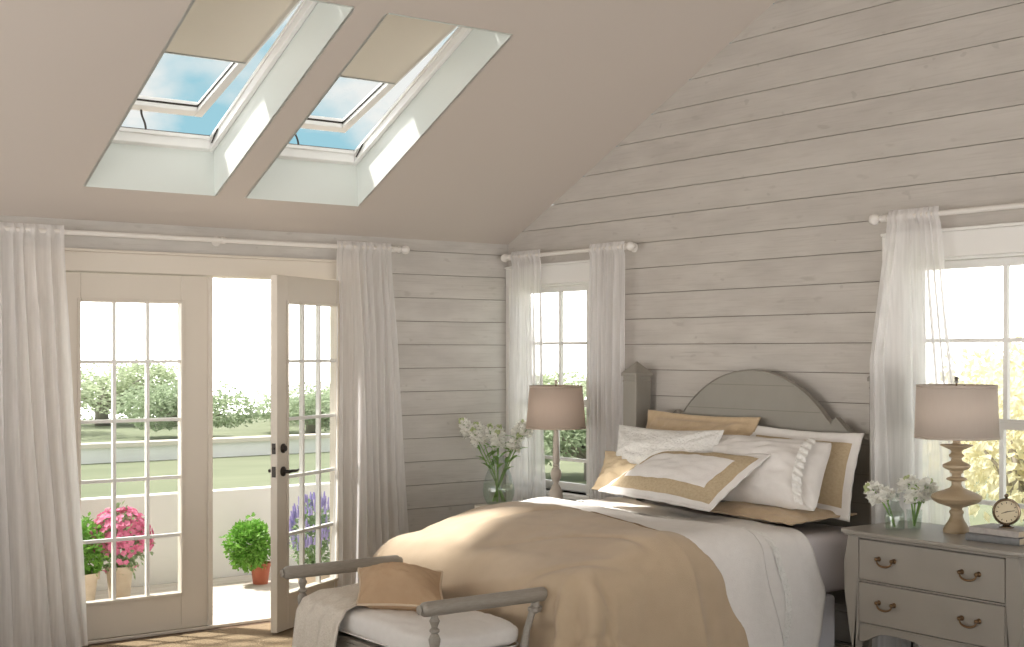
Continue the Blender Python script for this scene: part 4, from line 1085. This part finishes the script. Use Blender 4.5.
def potted(name, loc, label, R, H, pr, ph, potm, leafm, nleaf, lw, flm=None, nfl=0, ox=0, oy=0):
    rnd = random.Random(hash(label) % 1000 if False else len(label)); x, y, z = loc
    e = thing(name, loc, label, 'potted plant')
    b = MB(); b.lathe([(pr * .72, 0), (pr * .95, ph * .82), (pr * 1.08, ph * .83), (pr * 1.1, ph), (pr * .96, ph), (pr * .92, ph * .9)], loc, 28); b.build('pot', potm, e, smooth=True, angle=40)
    b = MB(); b.lathe([(pr * .9, ph * .90), (pr * .4, ph * .93)], loc, 20); b.build('soil', 'soil', e)
    c = Vector((x + ox, y + oy, z + ph + H * .42)); b = MB()
    for i in range(nleaf):
        d = Vector((rnd.gauss(0, 1), rnd.gauss(0, 1), rnd.gauss(0, 1))).normalized(); r = rnd.random() ** .4; k = 1 + .28 * nz(d.x * 2.5 + R * 9, d.y * 2.5, d.z * 2.5)
        p = c + Vector((d.x * R, d.y * R, d.z * H * .55)) * r * k; w = (d + Vector((rnd.gauss(0, .5), rnd.gauss(0, .5), rnd.gauss(0, .5)))).normalized()
        b.leaf(p, w, Vector((rnd.gauss(0, .6), rnd.gauss(0, .6), 1)), lw * rnd.uniform(.7, 1.3), lw * rnd.uniform(.6, 1.0))
    b.build('foliage', leafm, e)
    b = MB()
    for i in range(9):
        a = i * .7; q = c + Vector((math.cos(a) * R * .55, math.sin(a) * R * .55, -H * .05)); b.tube([(x, y, z + ph * .9), tuple((Vector((x, y, z + ph)) + q) / 2), tuple(q)], [.006, .005, .003], 5)
    b.build('stems', 'stem', e)
    if flm:
        b = MB()
        for i in range(nfl):
            d = Vector((rnd.gauss(0, 1), rnd.gauss(0, 1), abs(rnd.gauss(0, 1)) * .9 - .25)).normalized(); p = c + Vector((d.x * R * 1.05, d.y * R * 1.05, d.z * H * .6)) * rnd.uniform(.88, 1.08)
            if flm == 'purple': b.tube([p, p + Vector((d.x * .01, d.y * .01, .05))], [.009, .004], 6)
            else:
                for j in range(5):
                    aa = j * 1.257 + i; o = d.orthogonal().normalized(); w = (o * math.cos(aa) + d.cross(o) * math.sin(aa) + d * .35).normalized(); b.leaf(p, w, d, .024, .022, fold=.1)
        b.build('blossoms', flm, e)
    return e
potted('potted_plant', (-1.13, 1.42, -.045), 'round bright green plant in a red pot on the terrace', .155, .31, .072, .15, 'pot_red', 'leaf_bright', 1900, .034, ox=-.09)
potted('potted_plant', (-2.23, 1.20, -.045), 'pink flowering plant in a washed clay pot, seen through the left door', .19, .36, .085, .26, 'pot_wash', 'leaf_dull', 900, .034, 'pink', 520, ox=0)
potted('potted_plant', (-2.50, 1.14, -.045), 'leafy green plant in a washed pot left of the pink flowers', .15, .34, .105, .25, 'pot_wash', 'leaf_bright', 1400, .034, ox=.0)
potted('potted_plant', (-2.72, 1.56, -.045), 'grey green leafy plant behind the others at the left, partly behind the curtain', .19, .44, .10, .28, 'pot_wash', 'leaf_dull', 1200, .036)
potted('potted_plant', (-.98, .90, -.045), 'lavender in a pale round planter, seen through the open door glass', .16, .46, .13, .17, 'pot_wash', 'leaf_dull', 1000, .032, 'purple', 260)

# ------------------------------------------------------------------ light
BACKSKY = 1.85
w = bpy.data.worlds.new('sky'); SC.world = w; w.use_nodes = True; nt = w.node_tree; N = nt.nodes; L = nt.links; N.clear()
out = N.new('ShaderNodeOutputWorld'); bg = N.new('ShaderNodeBackground'); tc = N.new('ShaderNodeTexCoord')
sp = N.new('ShaderNodeSeparateXYZ'); L.new(tc.outputs['Generated'], sp.inputs[0])
def mm(op, a, b=None):
    n = N.new('ShaderNodeMath'); n.operation = op
    for i, v in enumerate((a, b)):
        if v is None: continue
        if isinstance(v, (int, float)): n.inputs[i].default_value = v
        else: L.new(v, n.inputs[i])
    return n.outputs[0]
mp = N.new('ShaderNodeMapping'); mp.inputs['Scale'].default_value = (1, 1, 1.6); mp.inputs['Location'].default_value = (.35, .2, .1); L.new(tc.outputs['Generated'], mp.inputs[0])
cn = N.new('ShaderNodeTexNoise'); cn.inputs['Scale'].default_value = 7.5; cn.inputs['Detail'].default_value = 6; cn.inputs['Roughness'].default_value = .5; L.new(mp.outputs[0], cn.inputs['Vector'])
mr = N.new('ShaderNodeMapRange'); mr.inputs[1].default_value = .42; mr.inputs[2].default_value = .57; L.new(cn.outputs['Fac'], mr.inputs[0])
hz = N.new('ShaderNodeMapRange'); hz.inputs[1].default_value = .02; hz.inputs[2].default_value = .10; hz.inputs[3].default_value = 1; hz.inputs[4].default_value = 0; L.new(sp.outputs[2], hz.inputs[0])
cl_ = mm('MAXIMUM', mr.outputs[0], hz.outputs[0])
mx = N.new('ShaderNodeMix'); mx.data_type = 'RGBA'; mx.inputs[6].default_value = (.135, .245, .285, 1); mx.inputs[7].default_value = (.34, .345, .335, 1); L.new(cl_, mx.inputs[0])
rp = N.new('ShaderNodeValToRGB'); L.new(sp.outputs[2], rp.inputs[0])
rp.color_ramp.elements[0].position = .045; rp.color_ramp.elements[0].color = (1, 1, 1, 1); rp.color_ramp.elements[1].position = .13; rp.color_ramp.elements[1].color = (0, 0, 0, 1)
e_ = rp.color_ramp.elements.new(.42); e_.color = (0, 0, 0, 1); e_ = rp.color_ramp.elements.new(.62); e_.color = (1, 1, 1, 1)
m2 = N.new('ShaderNodeMix'); m2.data_type = 'RGBA'; m2.inputs[7].default_value = (1.0, .965, .93, 1)
fb = N.new('ShaderNodeMapRange'); fb.inputs[1].default_value = -.3; fb.inputs[2].default_value = .8; fb.inputs[3].default_value = BACKSKY; fb.inputs[4].default_value = 3.4; L.new(sp.outputs[1], fb.inputs[0])
lo = N.new('ShaderNodeMapRange'); lo.inputs[1].default_value = .1; lo.inputs[2].default_value = .35; lo.inputs[3].default_value = 1; lo.inputs[4].default_value = 0; L.new(sp.outputs[2], lo.inputs[0])
st_ = N.new('ShaderNodeMix'); st_.inputs[2].default_value = .62; L.new(lo.outputs[0], st_.inputs[0]); L.new(fb.outputs[0], st_.inputs[3])
vm = N.new('ShaderNodeVectorMath'); vm.operation = 'SCALE'; vm.inputs[0].default_value = (1.0, .965, .93); L.new(st_.outputs[0], vm.inputs['Scale']); L.new(vm.outputs[0], m2.inputs[7])
L.new(rp.outputs[0], m2.inputs[0]); L.new(mx.outputs[2], m2.inputs[6])
L.new(m2.outputs[2], bg.inputs[0]); bg.inputs[1].default_value = 1.0
L.new(bg.outputs[0], out.inputs[0])
s = bpy.data.lights.new('sun', 'SUN'); s.energy = 3.2; s.angle = math.radians(4); s.color = (1, .96, .90)
so = bpy.data.objects.new('sun', s); COL.objects.link(so); so.rotation_euler = Vector((.40, -.55, -1.0)).to_track_quat('-Z', 'Y').to_euler()

# ------------------------------------------------------------------ camera
cam = bpy.data.cameras.new('camera'); co = bpy.data.objects.new('camera', cam); COL.objects.link(co)
co.location = (-5.347, -7.306, 1.6); co.rotation_euler = (PI / 2, 0, -math.radians(36.37))
cam.sensor_width = 36; cam.lens = 1347 / 1024 * 36; cam.shift_y = (351 - 323.5) / 1024; cam.clip_end = 400; cam.clip_start = .05
SC.camera = co
SC.view_settings.view_transform = 'Standard'; SC.view_settings.look = 'None'; SC.view_settings.exposure = 1.36; SC.view_settings.gamma = 1
SC.view_settings.use_curve_mapping = False
SC.cycles.max_bounces = 10; SC.cycles.diffuse_bounces = 5; SC.cycles.transparent_max_bounces = 24
for o in bpy.data.objects:
    if '_o' in o: del o['_o']
